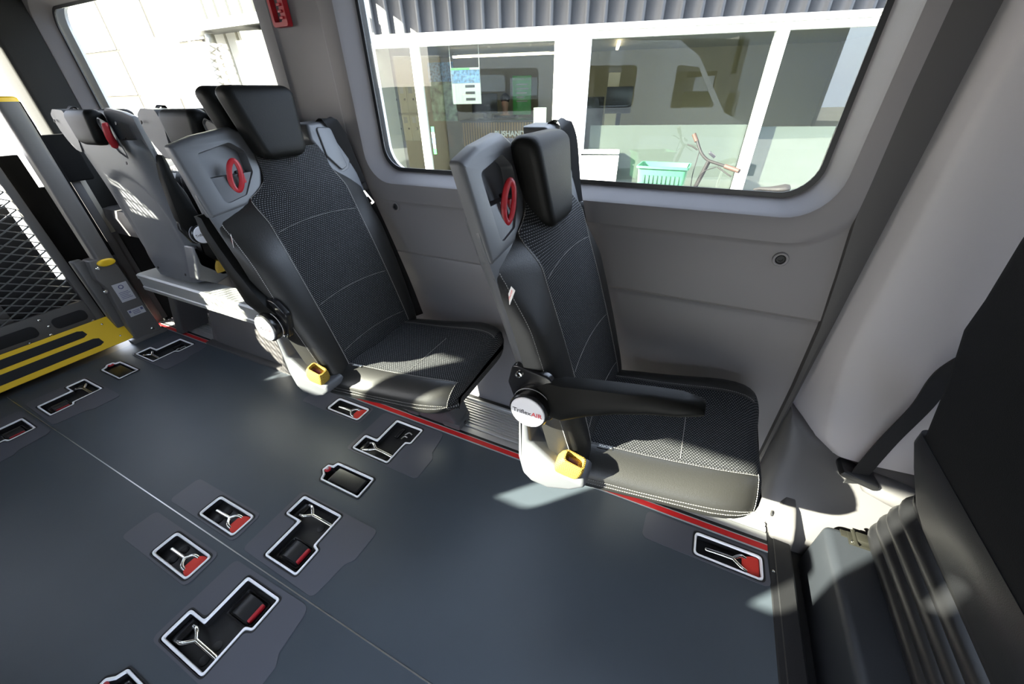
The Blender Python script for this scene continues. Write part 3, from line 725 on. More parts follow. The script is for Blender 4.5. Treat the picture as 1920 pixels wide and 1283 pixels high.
    # cushion -------------------------------------------------
    SEC = [(-0.150, 0.352), (-0.195, 0.357), (-0.214, 0.368), (-0.223, 0.384), (-0.225, 0.397), (-0.222, 0.402), (-0.223, 0.407), (-0.216, 0.422), (-0.200, 0.436), (-0.180, 0.447), (-0.160, 0.4535), (-0.148, 0.4545), (-0.142, 0.4535), (-0.138, 0.4545),
           (-0.09, 0.453), (0, 0.449), (0.09, 0.453), (0.138, 0.4565), (0.142, 0.4555), (0.148, 0.4565), (0.17, 0.456), (0.195, 0.448), (0.215, 0.432), (0.224, 0.410), (0.225, 0.395), (0.22, 0.375), (0.19, 0.357), (0.15, 0.352)]
    XS = [(-0.15, 1, 0), (-0.10, 1, 0.0), (-0.05, 1, 0), (0.02, 1, -0.002), (0.08, 1, -0.001), (0.14, 1.0, 0.001), (0.18, 0.995, 0.002), (0.212, 0.975, 0.002), (0.236, 0.945, 0.0), (0.252, 0.91, -0.004), (0.264, 0.87, -0.010), (0.272, 0.825, -0.018), (0.278, 0.77, -0.028), (0.282, 0.70, -0.040)]
    M0 = Matrix.Identity(4)
    if folded:   # flipped up against the backrest
        M0 = Matrix.Translation((-0.015, 0, 0.47)) @ Matrix.Rotation(math.radians(-86), 4, 'Y') @ Matrix.Translation((0.12, 0, -0.36))
    rows = []
    SK = Matrix.Identity(4)
    if not folded: SK[1][0] = 0.14; SK[1][3] = 0.012
    M0 = M0 @ SK
    for x, sw, dz in XS:
        rows.append([M0 @ Vector((x, y*sw, z+0.030*max(0, min(1, (y-0.09)/0.11))*max(0, min(1, (x+0.13)/0.30))*(1 if z > 0.38 else 0)+(dz if z > 0.40 else -dz*0.55 if z < 0.385 else 0))) for y, z in SEC])
    lea, fab = B(), B(); uvl = fab.loops.layers.uv.new('UVMap')
    n = len(SEC)
    arc = [0]
    for i in range(1, n): arc.append(arc[-1]+math.dist(SEC[i], SEC[i-1]))
    xa = [0]
    for i in range(1, len(XS)): xa.append(xa[-1]+math.hypot(XS[i][0]-XS[i-1][0], XS[i][2]-XS[i-1][2]))
    for i in range(len(XS)-1):
        for j in range(n):
            k = (j+1) % n; q = (rows[i][j], rows[i][k], rows[i+1][k], rows[i+1][j])
            isf = (12 <= j < 18) or (i >= 10 and 2 <= j < 26)
            tb = fab if isf else lea
            f = tb.faces.new([tb.verts.new(p) for p in q])
            if isf:
                for lp, (a, b) in zip(f.loops, ((i, j), (i, k), (i+1, k), (i+1, j))): lp[uvl].uv = (xa[a], arc[b])
    c0 = [fab.verts.new(p) for p in rows[-1]]; f = fab.faces.new(c0)
    for lp, p in zip(f.loops, SEC): lp[uvl].uv = (p[1]+0.31, p[0]+0.30)
    lea.faces.new([lea.verts.new(p) for p in reversed(rows[0])])
    for tb in (lea, fab): bmesh.ops.remove_doubles(tb, verts=tb.verts, dist=1e-6)
    cu = obj('cushion', lea, MT['leather'], T, 60)
    obj('cushion_insert', fab, MT['fabric'], cu, 60)
    st = B()
    for j, up in ((11, 0.0012), (19, 0.0012), (6, 0.001), (4, 0.001), (23, 0.001)):
        dashes(st, [rows[i][j] + (M0.to_3x3() @ Vector((0, -0.0008 if j < 10 else 0.0, up if j > 8 else 0.0))) for i in range(0, len(XS)-3)], 0.0034, 0.0020, 0.0007, 0.0006)
    dashes(st, [M0 @ Vector((0.095, y, 0.4545 if abs(y) > 0.1 else 0.4525)) for y in lin(-0.135, 0.135, 12)], 0.004, 0.0005, 0.0006, 0.0005)
    dashes(st, [r + (M0.to_3x3() @ Vector((0.0015, -0.0010, 0.001))) for r in rows[10][3:13]], 0.0034, 0.0020, 0.0007, 0.0006)
    obj('cushion_stitching', st, MT['thread'], cu)['kind'] = 'stuff'
    if not folded:
        bm = B(); box(bm, -0.098, -0.060, -0.158, -0.146, 0.4548, 0.4558); bm.transform(SK); tg2 = obj('seat_tag', bm, MT['leather'], cu)
        text_mesh('tag_lettering', 'ISOFIX', 0.0105, MT['ink_white'], cu, SK @ Matrix.Translation((-0.079, -0.1505, 0.4562)) @ Matrix.Rotation(PI, 4, 'Z'), 0.0002, 0.0002)
        bm = B(); box(bm, -0.075, -0.050, 0.152, 0.1535, 0.4567, 0.4580); bm.transform(SK); obj('seam_tag', bm, MT['tag'], cu)
    # hinge cover, buckle -------------------------------------
    HX = [(-0.266, 0.600), (-0.243, 0.592), (-0.236, 0.518), (-0.212, 0.500), (-0.172, 0.470), (-0.150, 0.448), (-0.100, 0.446), (-0.094, 0.425), (-0.128, 0.396), (-0.185, 0.371), (-0.232, 0.374), (-0.256, 0.396), (-0.268, 0.450)]
    hx = round_poly(list(reversed([(a, max(b, 0.402)) if folded else (a, b) for a, b in HX if not (folded and 0.372 < b < 0.40)])), 0.014, 4)
    bm = B(); dome_plate(bm, hx, -0.200, -0.268, 0.011, lambda u, v, w: (u+lean*max(0, v-0.41), w, v)); obj('hinge_cover', bm, MT['shell'], T, 42)
    bm = B(); uvl = bm.loops.layers.uv.new('UVMap'); lo = []
    PC = Vector((-0.140, -0.252, 0.468)); ax = Vector((0.35, -0.12, 0.93)).normalized(); e1 = Vector((0.93, 0.1, -0.35)).normalized(); e2 = ax.cross(e1)
    for s, w, d in ((-0.040, 0.008, 0.007), (-0.038, 0.019, 0.012), (-0.026, 0.029, 0.017), (0.0, 0.033, 0.021), (0.020, 0.031, 0.019), (0.034, 0.026, 0.016), (0.0345, 0.0225, 0.013), (0.022, 0.021, 0.012)):
        lo.append([PC+ax*s+e1*a+e2*b for a, b in rrect(-w, w, -d, d, min(w, d)*0.55, 4)])
    loft(bm, lo)
    for f in bm.faces:
        for lp in f.loops:
            r = lp.vert.co-PC; lp[uvl].uv = (math.atan2(r.dot(e2), r.dot(e1))*0.022, r.dot(ax))
    po = obj('buckle_cover', bm, MT['yellow_mesh'], T, 60); po['label'] = 'yellow net cover around the belt buckle'
    bm = B(); box(bm, -0.013, 0.013, -0.006, 0.006, 0.010, 0.029, 0.002, mtx=Matrix.Translation(PC-ax*0.004) @ Matrix((( e1.x, e2.x, ax.x, 0), (e1.y, e2.y, ax.y, 0), (e1.z, e2.z, ax.z, 0), (0, 0, 0, 1)))); obj('buckle', bm, MT['buckle'], po)
    # armrest -------------------------------------------------
    pv = Vector((-0.228+lean*0.23, 0, 0.645))
    bm = B(); dome_plate(bm, round_poly([(-0.050, 0.088), (-0.062, 0.035), (-0.035, -0.040), (0.040, -0.045), (0.066, 0.040), (0.030, 0.076)], 0.018, 4), -0.250, -0.266, 0.004, lambda u, v, w: (pv.x+u, w, pv.z+v)); mp_ = obj('armrest_mount', bm, MT['gloss_black'], T)
    bm = B(); lathe(bm, [(0.0075, -0.266), (0.0075, -0.2705), (0.005, -0.2715), (0.0035, -0.2695), (0.0, -0.2695)], 14, 'Y', (pv.x-0.034, 0, pv.z+0.066), cap=False); lathe(bm, [(0.0075, -0.266), (0.0075, -0.2705), (0.005, -0.2715), (0.0035, -0.2695), (0.0, -0.2695)], 14, 'Y', (pv.x+0.030, 0, pv.z-0.034) if arm_up else (pv.x-0.034, 0, pv.z+0.0661), cap=False); obj('bolt', bm, MT['chrome'], mp_)
    bm = B(); lathe(bm, [(0.042, -0.240), (0.043, -0.262), (0.0425, -0.263), (0.0425, -0.266), (0.043, -0.267), (0.043, -0.273), (0.0425, -0.274), (0.0425, -0.277), (0.043, -0.278), (0.0435, -0.296), (0.041, -0.299)], 32, 'Y', pv); pvo = obj('armrest_pivot', bm, MT['gloss_black'], T, 30)
    bm = B()
    for y in (-0.2645, -0.2755): lathe(bm, [(0.0432, y+0.001), (0.0436, y), (0.0432, y-0.001)], 32, 'Y', pv, cap=False)
    obj('pivot_ring', bm, MT['disc'], pvo)
    bm = B(); lathe(bm, [(0.0385, -0.298), (0.0385, -0.3005), (0.037, -0.302), (0.0, -0.3022)], 32, 'Y', pv, cap=False); cp = obj('pivot_cap', bm, MT['disc'], pvo)
    tm = Matrix.Translation(pv+Vector((0.0, -0.3025, 0))) @ Matrix.Rotation(PI/2, 4, 'X')
    text_mesh('cap_lettering', 'Triflex', 0.0155, MT['ink'], cp, tm @ Matrix.Translation((0.0085, 0.0, 0)), 0.0002, 0.0001, 'RIGHT')
    text_mesh('cap_lettering_red', 'AIR', 0.0155, MT['ink_red'], cp, tm @ Matrix.Translation((0.0095, 0.0, 0)), 0.0002, 0.0002, 'LEFT')
    TOP = [(0.00, 0.040), (0.03, 0.062), (0.07, 0.074), (0.12, 0.082), (0.18, 0.090), (0.24, 0.097), (0.29, 0.101), (0.322, 0.100), (0.330, 0.094)]
    BOT = [(0.00, -0.036), (0.03, -0.030), (0.07, -0.018), (0.12, 0.010), (0.18, 0.036), (0.24, 0.055), (0.29, 0.066), (0.322, 0.074), (0.330, 0.082)]
    lo = []
    for (s, t_), (_, b_) in zip(TOP, BOT):
        h = t_-b_; w0, w1 = -0.290, -0.240
        if s < 0.05: w0, w1 = -0.276, -0.246
        if s > 0.30: w0, w1 = -0.284, -0.246
        r = min(0.010, h*0.3)
        lo.append([(s, y, z) for y, z in ((w0+r, b_), (w0+0.002, b_+r), (w0, b_+h*0.45), (w0+0.004, t_-h*0.30), (w0+0.010, t_-0.003), (w0+0.018, t_), (w1-0.008, t_), (w1, t_-0.008), (w1, b_+r), (w1-r, b_))])
    bm = B(); loft(bm, lo)
    A = math.radians((-76 if folded else -98) if arm_up else -3)
    for v in bm.verts: v.co = pv + Vector((0, v.co.y, 0)) + Matrix.Rotation(A, 3, 'Y') @ Vector((v.co.x*0.965, 0, v.co.z))
    obj('armrest', bm, MT['pur'], T, 40)
    # belt -----------------------------------------------------
    bp = [(-0.405, 0.225, 1.128), (-0.372, 0.232, 1.143), (-0.348, 0.246, 1.10), (-0.335, 0.262, 1.00), (-0.318, 0.272, 0.91), (-0.27, 0.278, 0.76), (-0.20, 0.274, 0.56), (-0.15, 0.262, 0.42)]
    pts = smooth_path(bp, 6)
    bm = B(); strip(bm, pts, [Vector((0.62, 0.72, 0.1)) if i > 8 else Vector((0.2, 0.98, 0)) for i in range(len(pts))], 0.044, 0.0016); bt = obj('seat_belt', K(bm), MT['webbing'], T, 50)
    if not lean:
        c = Vector((-0.326, 0.264, 0.918))
        bm = B(); box(bm, -0.030, 0.030, -0.007, 0.007, -0.012, 0.016, 0.005, mtx=Matrix.Translation(c) @ Matrix.Rotation(math.radians(45), 4, 'Z') @ Matrix.Rotation(math.radians(-15), 4, 'Y')); tn = obj('belt_tongue', bm, MT['tray'], T)
        bm = B(); mt = Matrix.Translation(c+Vector((0.026, 0.004, -0.032))) @ Matrix.Rotation(math.radians(45), 4, 'Z') @ Matrix.Rotation(math.radians(-30), 4, 'Y')
        plate(bm, rrect(-0.010, 0.010, -0.026, 0.028, 0.004, 3), -0.0012, 0.0012, [rrect(-0.0055, 0.0055, -0.018, 0.004, 0.002, 3)], lambda u, v, w: mt @ Vector((u, w, v))); obj('tongue_plate', bm, MT['chrome'], tn)
        # pedestal
        bm = B(); lo = []
        for z, x0, x1, y0, y1 in ((0.355, -0.14, 0.17, -0.14, 0.16), (0.325, -0.13, 0.15, -0.12, 0.16), (0.27, -0.09, 0.12, 0.0, 0.17), (0.12, -0.06, 0.10, 0.06, 0.18), (0.05, -0.08, 0.11, 0.085, 0.19), (0.012, -0.10, 0.115, 0.09, 0.20)):
            lo.append([(a, b, z) for a, b in rrect(x0, x1, y0, y1, 0.02, 4)])
        loft(bm, lo); pe = obj('pedestal', bm, MT['shell_d'], T)
        bm = B(); box(bm, 0.035, 0.125, 0.085, 0.175, 0.003, 0.042, 0.012); box(bm, -0.16, -0.09, 0.085, 0.175, 0.003, 0.042, 0.012); fo_ = obj('foot', bm, MT['shell_d'], pe)
        bm = B(); lathe(bm, [(0.010, 0.0), (0.010, 0.006), (0.007, 0.008)], 12, 'X', (0.122, 0.13, 0.02)); obj('foot_bolt', bm, MT['rubber'], pe)
    else:
        # rear recess with the back of the red handle
        F2 = lambda u, v, w: (ear_x(v)-0.0755-w, u, v)
        bm = B(); q = round_poly(list(reversed([(-0.205, 0.955), (-0.150, 0.985), (-0.118, 1.045), (-0.112, 1.095), (-0.135, 1.112), (-0.205, 1.085)])), 0.02, 5)
        loft(bm, [[F2(a, b, 0.004) for a, b in q], [F2(a, b, 0.006) for a, b in offset_poly(q, -0.004)], [F2(a, b, 0.001) for a, b in offset_poly(q, -0.008)]], True, False, True)
        rr = obj('rear_recess', K(bm), MT['shell_d'], T)
        if brand:
            bm = B(); tube(bm, smooth_path([F2(-0.190, 1.092, 0.012), F2(-0.183, 1.05, 0.018), F2(-0.168, 1.005, 0.010)], 5), [0.008]+[0.013]*9+[0.006], 10, flat=0.7); obj('rear_handle', K(bm), MT['red'], rr)
        bm = B()
        for y, z in ((-0.245, 1.09), (-0.150, 0.947), (0.262, 1.095)): lathe(bm, [(0.006, 0.0), (0.006, -0.002), (0.003, -0.003)], 12, 'X', (ear_x(z)-0.075, y, z))
        for y in (-0.12, 0.12): lathe(bm, [(0.006, 0.0), (0.006, -0.002), (0.003, -0.003)], 12, 'X', (-0.246, y, 0.445))
        obj('shell_screw', K(bm), MT['rubber'], T)
    return T
SY = 0.645
make_seat('passenger_seat', 'front black and grey passenger seat nearest the cab with its armrest lowered', (0, SY, 0))
make_seat('passenger_seat', 'second black and grey passenger seat with raised armrest and raised headrest', (-0.83, SY, 0), head_up=0.10, arm_up=True)
make_seat('passenger_seat', 'rearmost seat with its grey back to the aisle and a red handle, beside the lift', (-2.32, 0.915, 0.045), PI/2, folded=True, lean=0.26, arm_up=True)
make_seat('passenger_seat', 'folded seat turned to the rear side window, mostly hidden behind the raised headrest seat', (-1.63, 0.915, 0.045), PI/2, folded=True, lean=0.26, arm_up=True, brand=False)
# aluminium beam carrying the folded seats
t = thing('bench_frame', 'aluminium beam on dark legs under the folded rear seats', 'seat frame', (-2.65, 0.70, 0))
bm = B(); loft(bm, [[(x, a, b) for a, b in ((-0.055, 0.340), (-0.055, 0.357), (-0.050, 0.361), (-0.050, 0.400), (-0.055, 0.405), (-0.055, 0.425), (-0.045, 0.431), (0.05, 0.431), (0.05, 0.340))] for x in (0.0, 1.36)]); obj('beam', bm, MT['alu_d'], t, 25)
for x in (-0.06, 0.90):
    bm = B(); loft(bm, [[(a+dx, b, z) for a, b in rrect(-0.035, 0.035, 0.0, 0.16, 0.012, 3)] for z, dx in ((0.339, x+0.18), (0.20, x+0.10), (0.012, x+0.0))]); obj('leg', bm, MT['trim_d'], t)
# ------------------------------------------------------------------ step edge and driver seat at the right
t = thing('step_strip', 'black metal step strip along the front edge of the floor', 'step edge', (0.43, 0, 0))
bm = B(); loft(bm, [[(a, y, b) for a, b in ((0.0, -0.05), (0.0, 0.001), (0.003, 0.003), (0.017, 0.003), (0.019, 0.006), (0.060, 0.004), (0.066, -0.002), (0.072, -0.20), (0.06, -0.20), (0.055, -0.05))] for y in (-0.80, 0.775)]); obj('angle_strip', bm, MT['gloss_strip'], t, 25)
bm = B(); lathe(bm, [(0.004, 0.003), (0.004, 0.0055), (0.002, 0.0065)], 10, 'Z', (0.0095, 0.645, 0)); obj('rivet', bm, MT['chrome'], t)
D0 = Vector((0.80, 0.40, 0))
t = thing('driver_seat', 'black driver seat on rubber bellows at the right edge of the photo', 'seat', tuple(D0))
def dl(bm):
    for v in bm.verts: v.co -= D0
    return bm
bm = B(); lo = []
for z, x0, x1, y0, y1, r in ((0.600, 0.512, 0.62, 0.15, 0.632, 0.02), (0.615, 0.500, 0.63, 0.14, 0.642, 0.03), (0.75, 0.480, 0.61, 0.12, 0.668, 0.04), (0.84, 0.466, 0.60, 0.11, 0.690, 0.04), (0.90, 0.458, 0.59, 0.11, 0.678, 0.04), (1.00, 0.444, 0.57, 0.12, 0.668, 0.04), (1.12, 0.43, 0.55, 0.14, 0.650, 0.04), (1.25, 0.42, 0.53, 0.2, 0.60, 0.04), (1.33, 0.44, 0.50, 0.26, 0.54, 0.03)):
    lo.append([(a, b, z) for a, b in rrect(x0, x1, y0, y1, r, 5)])
loft(bm, lo); obj('backrest', dl(bm), MT['seat_dark'], t, 50)
bm = B(); lo = []
for z, x0, x1, y0, y1, r in ((0.625, 0.497, 0.62, 0.13, 0.650, 0.02), (0.60, 0.495, 0.64, 0.13, 0.652, 0.03), (0.55, 0.512, 0.68, 0.13, 0.645, 0.04), (0.47, 0.545, 0.75, 0.13, 0.632, 0.05), (0.435, 0.565, 0.80, 0.14, 0.618, 0.05), (0.42, 0.60, 0.80, 0.15, 0.60, 0.04)):
    lo.append([(a, b, z) for a, b in rrect(x0, x1, y0, y1, r, 6)])
loft(bm, lo); obj('lower_back_panel', dl(bm), MT['cab_plastic'], t, 50)
bm = B(); lo = []
nr = 6
for i in range(nr*6+1):
    u = i/(nr*6); z = 0.112+0.31*u; b = 0.016*abs(sin(u*nr*PI))**0.6; ins = 0.035*u*0 - 0.010*sin(u*PI)
    lo.append([(a, y, z) for a, y in rrect(0.655-b+ins+0.01*u, 1.15, 0.02, 0.845+b-0.05*u, 0.10, 8)])
loft(bm, lo); obj('rubber_bellows', dl(bm), MT['bellows'], t, 60)
bm = B(); box(bm, 0.548, 1.2, -0.10, 0.795, -0.10, 0.112, 0.022, 4); obj('seat_box', dl(bm), MT['boxgrey'], t, 40)
bm = B(); box(bm, 0.600, 0.655, 0.745, 0.785, 0.1115, 0.118, 0.001); box(bm, 0.615, 0.650, 0.752, 0.782, 0.117, 0.132, 0.003); box(bm, 0.585, 0.655, 0.765, 0.787, 0.1115, 0.1145, 0.001)
tube(bm, [(0.612, 0.74, 0.124), (0.612, 0.788, 0.124)], 0.005, 10); obj('latch_bracket', dl(bm), MT['bracket'], t, 30)
bm = B()
lathe(bm, [(0.0035, 0.118), (0.0035, 0.1205), (0.0015, 0.122)], 10, 'Z', (0.606, 0.752, 0)); obj('latch_bolt', dl(bm), MT['chrome'], t)
# driver's belt
t = thing('belt_strap', 'black belt strap rising from its floor slot in front of the light pillar', 'belt', (0.60, 0.90, 0.25))
pts = smooth_path([(0.590, 0.872, 0.225), (0.592, 0.874, 0.27), (0.600, 0.878, 0.40), (0.612, 0.878, 0.53), (0.600, 0.86, 0.63), (0.585, 0.810, 0.71), (0.575, 0.745, 0.79), (0.57, 0.722, 0.83)], 6)
bm = B(); strip(bm, pts, [Vector((1, 0.45-0.0*i, -0.1)) for i in range(len(pts))], 0.056, 0.003)
for v in bm.verts: v.co -= Vector((0.60, 0.90, 0.25))
obj('webbing', bm, MT['webbing'], t)
bm = B(); box(bm, -0.060, 0.040, -0.050, 0.02, -0.010, 0.014, 0.010, mtx=Matrix.Rotation(math.radians(14), 4, 'Y')); obj('belt_guide', bm, MT['tray'], t)
t = thing('belt_anchor', 'grey plastic belt anchor housing with a dark slot, behind the rubber bellows', 'housing', (0.686, 0.898, 0.21))
bm = B(); lo = []
for x, r in ((-0.075, 0.012), (-0.06, 0.032), (0.0, 0.038), (0.04, 0.040), (0.058, 0.034), (0.064, 0.02)):
    lo.append([(x, r*1.1*cos(a), r*sin(a)-x*0.25) for a in [2*PI*k/18 for k in range(18)]])
loft(bm, lo); obj('housing', bm, MT['base_trim'], t, 60)
bm = B(); lathe(bm, [(0.018, 0), (0.018, 0.003), (0.012, 0.003), (0.010, 0.0)], 18, 'Z', cap=True)
for v in bm.verts: v.co = Matrix.Translation((0.035, -0.040, 0.0)) @ Matrix.Rotation(PI/2, 4, 'X') @ Matrix.Diagonal((0.5, 1.1, 1, 1)) @ v.co
obj('slot', bm, MT['gloss_black'], t)
# ------------------------------------------------------------------ wheelchair lift at the rear
L0 = Vector((-2.95, 0, 0))
t = thing('wheelchair_lift', 'grey wheelchair lift with folded mesh platform and yellow ramp at the open rear', 'lift', tuple(L0))
def ll(bm):
    for v in bm.verts: v.co -= L0
    return bm
XP = -2.985
bm = B(); box(bm, XP-0.02, XP+0.02, 0.475, 0.512, 0.15, 1.56, 0.006); obj('side_rail', ll(bm), MT['grey_paint'], t)
bm = B(); box(bm, XP-0.02, XP+0.02, -0.66, -0.62, 0.15, 1.56, 0.006); obj('side_rail', ll(bm), MT['grey_paint'], t)
bm = B(); box(bm, XP-0.02, XP+0.02, -0.66, 0.512, 1.53, 1.565, 0.006); obj('top_rail', ll(bm), MT['grey_paint'], t)
bm = B(); box(bm, XP-0.014, XP+0.012, -0.62, 0.475, 0.14, 0.285, 0.003); kp = obj('kick_plate', ll(bm), MT['grey_paint'], t)
for a, b in ((0.315, 0.455), (0.05, 0.255), (-0.25, -0.01)):
    bm = B(); dome_plate(bm, rrect(a, b, 0.185, 0.245, 0.022, 5), 0.0, 0.004, 0.002, lambda u, v, w: (XP+0.012+w, u, v)); obj('grip_pad', ll(bm), MT['grip'], kp)
for y, z in ((0.285, 0.26), (0.285, 0.17), (0.02, 0.26), (0.02, 0.17), (0.46, 0.165), (0.30, 0.215)):
    bm = B(); lathe(bm, [(0.006, 0.0), (0.006, 0.003), (0.003, 0.004)], 10, 'X', (XP+0.012, y, z)); obj('bolt', ll(bm), MT['chrome'], kp)
for y in (0.19, -0.23):
    bm = B(); box(bm, XP-0.035, XP-0.008, y-0.022, y+0.022, 0.28, 1.54, 0.003); obj('platform_bar', ll(bm), MT['grey_paint'], t)
bm = B(); row = 0; z = 0.285; per = 0.078; dz = 0.0205
while z < 1.53:
    y = -0.62 + (per/2 if row % 2 else 0); pts = []
    k = 0
    while y < 0.478:
        pts.append((XP+0.004+(0.002 if row % 2 else 0), min(y, 0.477), z+(dz*0.98 if k % 2 else 0.0))); y += per/2; k += 1
    if row % 2: pts = [(p[0], p[1], p[2]) for p in pts]
    loft(bm, [[(p[0]+0.0035, p[1], p[2]-0.0028), (p[0]-0.0035, p[1], p[2]-0.0028), (p[0]-0.0035, p[1], p[2]+0.0028), (p[0]+0.0035, p[1], p[2]+0.0028)] for p in pts])
    z += dz; row += 1
obj('mesh_panel', ll(bm), MT['grey_mesh'], t, 30)
bm = B(); plate(bm, [(-0.62, -0.05), (0.50, -0.05), (0.50, 0.40), (0.46, 0.40), (0.46, 0.80), (0.20, 0.80), (0.20, 1.15), (0.0, 1.27), (-0.2, 1.42), (-0.30, 1.42), (-0.34, 0.92), (-0.62, 0.92)], XP-0.085, XP-0.06, (), lambda u, v, w: (w, u, v)); obj('folded_half_sun_block', ll(bm), MT['rubber'], t)  # dark folded half behind the mesh, upper outline stepped to block sun
bm = B(); box(bm, XP-0.060, XP-0.035, 0.515, 0.605, 0.12, 1.0, 0.004); box(bm, XP-0.060, XP-0.035, 0.60, 0.66, 0.12, 0.85, 0.004); obj('hydraulic_cover', ll(bm), MT['box_black'], t)
bm = B(); box(bm, -2.962, -2.93, 0.655, 0.700, 0.48, 1.215, 0.004); obj('guide_rail', ll(bm), MT['box_black'], t)
# yellow bridge plate
Yp = lambda y, s, w=0.0: (XP+0.02+0.095*(1-s)+w*0.8, y, 0.028+0.135*s+w*0.6)
bm = B(); q = round_poly([(-0.66, 0), (0.56, 0), (0.535, 1.0), (-0.66, 1.0)], [0.001, 0.06, 0.03, 0.001], 5)
loft(bm, [[Yp(a, b, w) for a, b in q] for w in (0, 0.008)]); yp = obj('ramp_plate', ll(bm), MT['yellow'], t, 30)
for a0, a1, b0, b1 in ((-0.62, 0.425, 0.17, 0.46), (-0.62, 0.395, 0.60, 0.86)):
    bm = B(); q = round_poly([(a0, b0), (a1, b0), (a1-0.01, b1), (a0, b1)], 0.05, 4); q = [(p[0], p[1]) for p in q]
    loft(bm, [[Yp(a, b, w) for a, b in [(a0, b0), (a1-0.02, b0), (a1, b0+0.06), (a1-0.005, b1-0.05), (a1-0.025, b1), (a0, b1)]] for w in (0.0078, 0.0092)]); obj('grip_strip', ll(bm), MT['grip'], yp)
for y, s in ((0.50, 0.22), (0.475, 0.80), (0.20, 1.02), (-0.05, 1.02)):
    bm = B(); c = Yp(y, s, 0.008); bmesh.ops.create_uvsphere(bm, u_segments=8, v_segments=6, radius=0.006, matrix=Matrix.Translation(c)); obj('rivet', ll(bm), MT['chrome'], yp)
# tower and arm (one each side)
for sg, yc in ((1, 0.0), (-1, -0.05)):
    Y = lambda y: y if sg > 0 else -y-0.12
    def mk(bm):
        for v in bm.verts: v.co.y = Y(v.co.y)
        return ll(bm)
    bm = B(); q = round_poly([(0.54, 0.0), (0.685, 0.0), (0.675, 0.14), (0.660, 0.44), (0.640, 0.50), (0.560, 0.50), (0.545, 0.40), (0.562, 0.34)], 0.012, 4)
    dome_plate(bm, q, -2.93, -2.852, 0.006, lambda u, v, w: (w, u, v)); tw = obj('base_tower', mk(bm), MT['grey_paint'], t)
    bm = B(); box(bm, -2.965, -2.90, 0.515, 0.560, 0.10, 0.50, 0.006); obj('hinge_bracket', mk(bm), MT['grey_paint'], t)
    bm = B(); box(bm, -2.89, -2.84, 0.52, 0.70, -0.004, 0.022, 0.004); obj('base_flange', mk(bm), MT['grey_paint'], t)
    for y, z in ((0.575, 0.455), (0.548, 0.33), (0.64, 0.045)):
        bm = B(); lathe(bm, [(0.010, 0.0), (0.010, 0.006), (0.006, 0.009)], 8, 'X', (-2.852, y, z)); obj('bolt', mk(bm), MT['chrome'], tw)
    bm = B(); loft(bm, [[(a, b+d, z) for a, b in rrect(-2.925, -2.850, 0.588, 0.664, 0.018, 5)] for z, d in ((0.47, 0.0), (1.215, 0.010))]); ar = obj('lift_arm', mk(bm), MT['grey_paint'], t)
    bm = B(); lo = []
    for z, e in ((1.213, -0.002), (1.228, -0.001), (1.234, 0.006)): lo.append([(a, b+0.010, z) for a, b in rrect(-2.925+e, -2.850-e, 0.588+e, 0.664-e, 0.018, 5)])
    loft(bm, lo); obj('yellow_top_cap', mk(bm), MT['yellow'], t)
    bm = B(); lo = []
    for x, e in ((-2.856, 0.0), (-2.842, 0.002), (-2.838, 0.010)): lo.append([(x, 0.622+(0.040-e)*cos(a), 0.475+(0.020-e*0.6)*sin(a)) for a in [2*PI*k/24 for k in range(24)]])
    loft(bm, lo); obj('yellow_end_cap', mk(bm), MT['yellow'], t)
    if sg > 0:
        bm = B(); box(bm, -2.852, -2.8512, 0.585, 0.652, 0.245, 0.352); la = obj('instruction_label', ll(bm), MT['label_grey'], t)
        bm = B()
        for r_ in range(5): box(bm, -2.8512, -2.8509, 0.594, 0.644-0.006*(r_ % 3), 0.262+0.009*r_, 0.2645+0.009*r_)
        tube(bm, [(-2.851, 0.618+0.010*cos(a), 0.330+0.010*sin(a)) for a in [PI*2*k/12 for k in range(12)]], 0.0022, 5, closed=True); obj('label_print', ll(bm), MT['print_blue'], la)
        bm = B(); box(bm, -2.852, -2.8512, 0.582, 0.658, 0.152, 0.194); la = obj('serial_label', ll(bm), MT['label_grey'], t)
        bm = B()
        for r_ in range(3): box(bm, -2.8512, -2.8509, 0.602, 0.636, 0.162+0.009*r_, 0.165+0.009*r_)
        box(bm, -2.8512, -2.8509, 0.586, 0.596, 0.176, 0.188); box(bm, -2.8512, -2.8509, 0.642, 0.654, 0.174, 0.188); obj('label_print', ll(bm), MT['print_blue'], la)
t = thing('control_box', 'black flat control box behind the grey lift arm', 'control box', (-3.00, 0.74, 0.86))
bm = B(); dome_plate(bm, rrect(-0.085, 0.075, 0.0, 0.215, 0.012, 5), 0.0, 0.030, 0.006, lambda u, v, w: (w, u, v)); obj('housing', bm, MT['box_black'], t)
bm = B(); box(bm, -0.03, 0.0, -0.02, 0.02, -0.86, 0.05, 0.004); obj('stand', bm, MT['trim_d'], t)
bm = B(); loft(bm, [[(x, a, b) for a, b in ((0.96, 0.56), (0.80, 0.56), (0.79, 0.66), (0.80, 0.70), (0.83, 0.705), (0.96, 0.705))] for x in (-3.065, -2.78)]); box(bm, -3.075, -3.04, 0.66, 0.80, 0.0, 0.57, 0.004); struct('trim_14', bm, MT['base_trim'])
bm = B(); box(bm, -3.075, -3.05, 0.70, 0.80, 0.55, 1.05, 0.01); struct('trim_15', bm, MT['cream_d'])
t = thing('rear_door', 'cream inner edge of the open rear door seen left of the dark rear pillar', 'door', (-3.26, 0.93, 0))
bm = B(); box(bm, -0.82, 0.0, 0.0, 0.07, -0.05, 1.80, 0.02); obj('door_leaf', bm, MT['cream'], t)
bm = B(); box(bm, -0.62, -0.10, -0.012, 0.002, 0.15, 0.85, 0.01); obj('inner_panel', bm, MT['cream'], t)
bm = B(); box(bm, -0.36, -0.30, -0.025, 0.0, 1.08, 1.14, 0.006); obj('latch', bm, MT['gloss_black'], t)
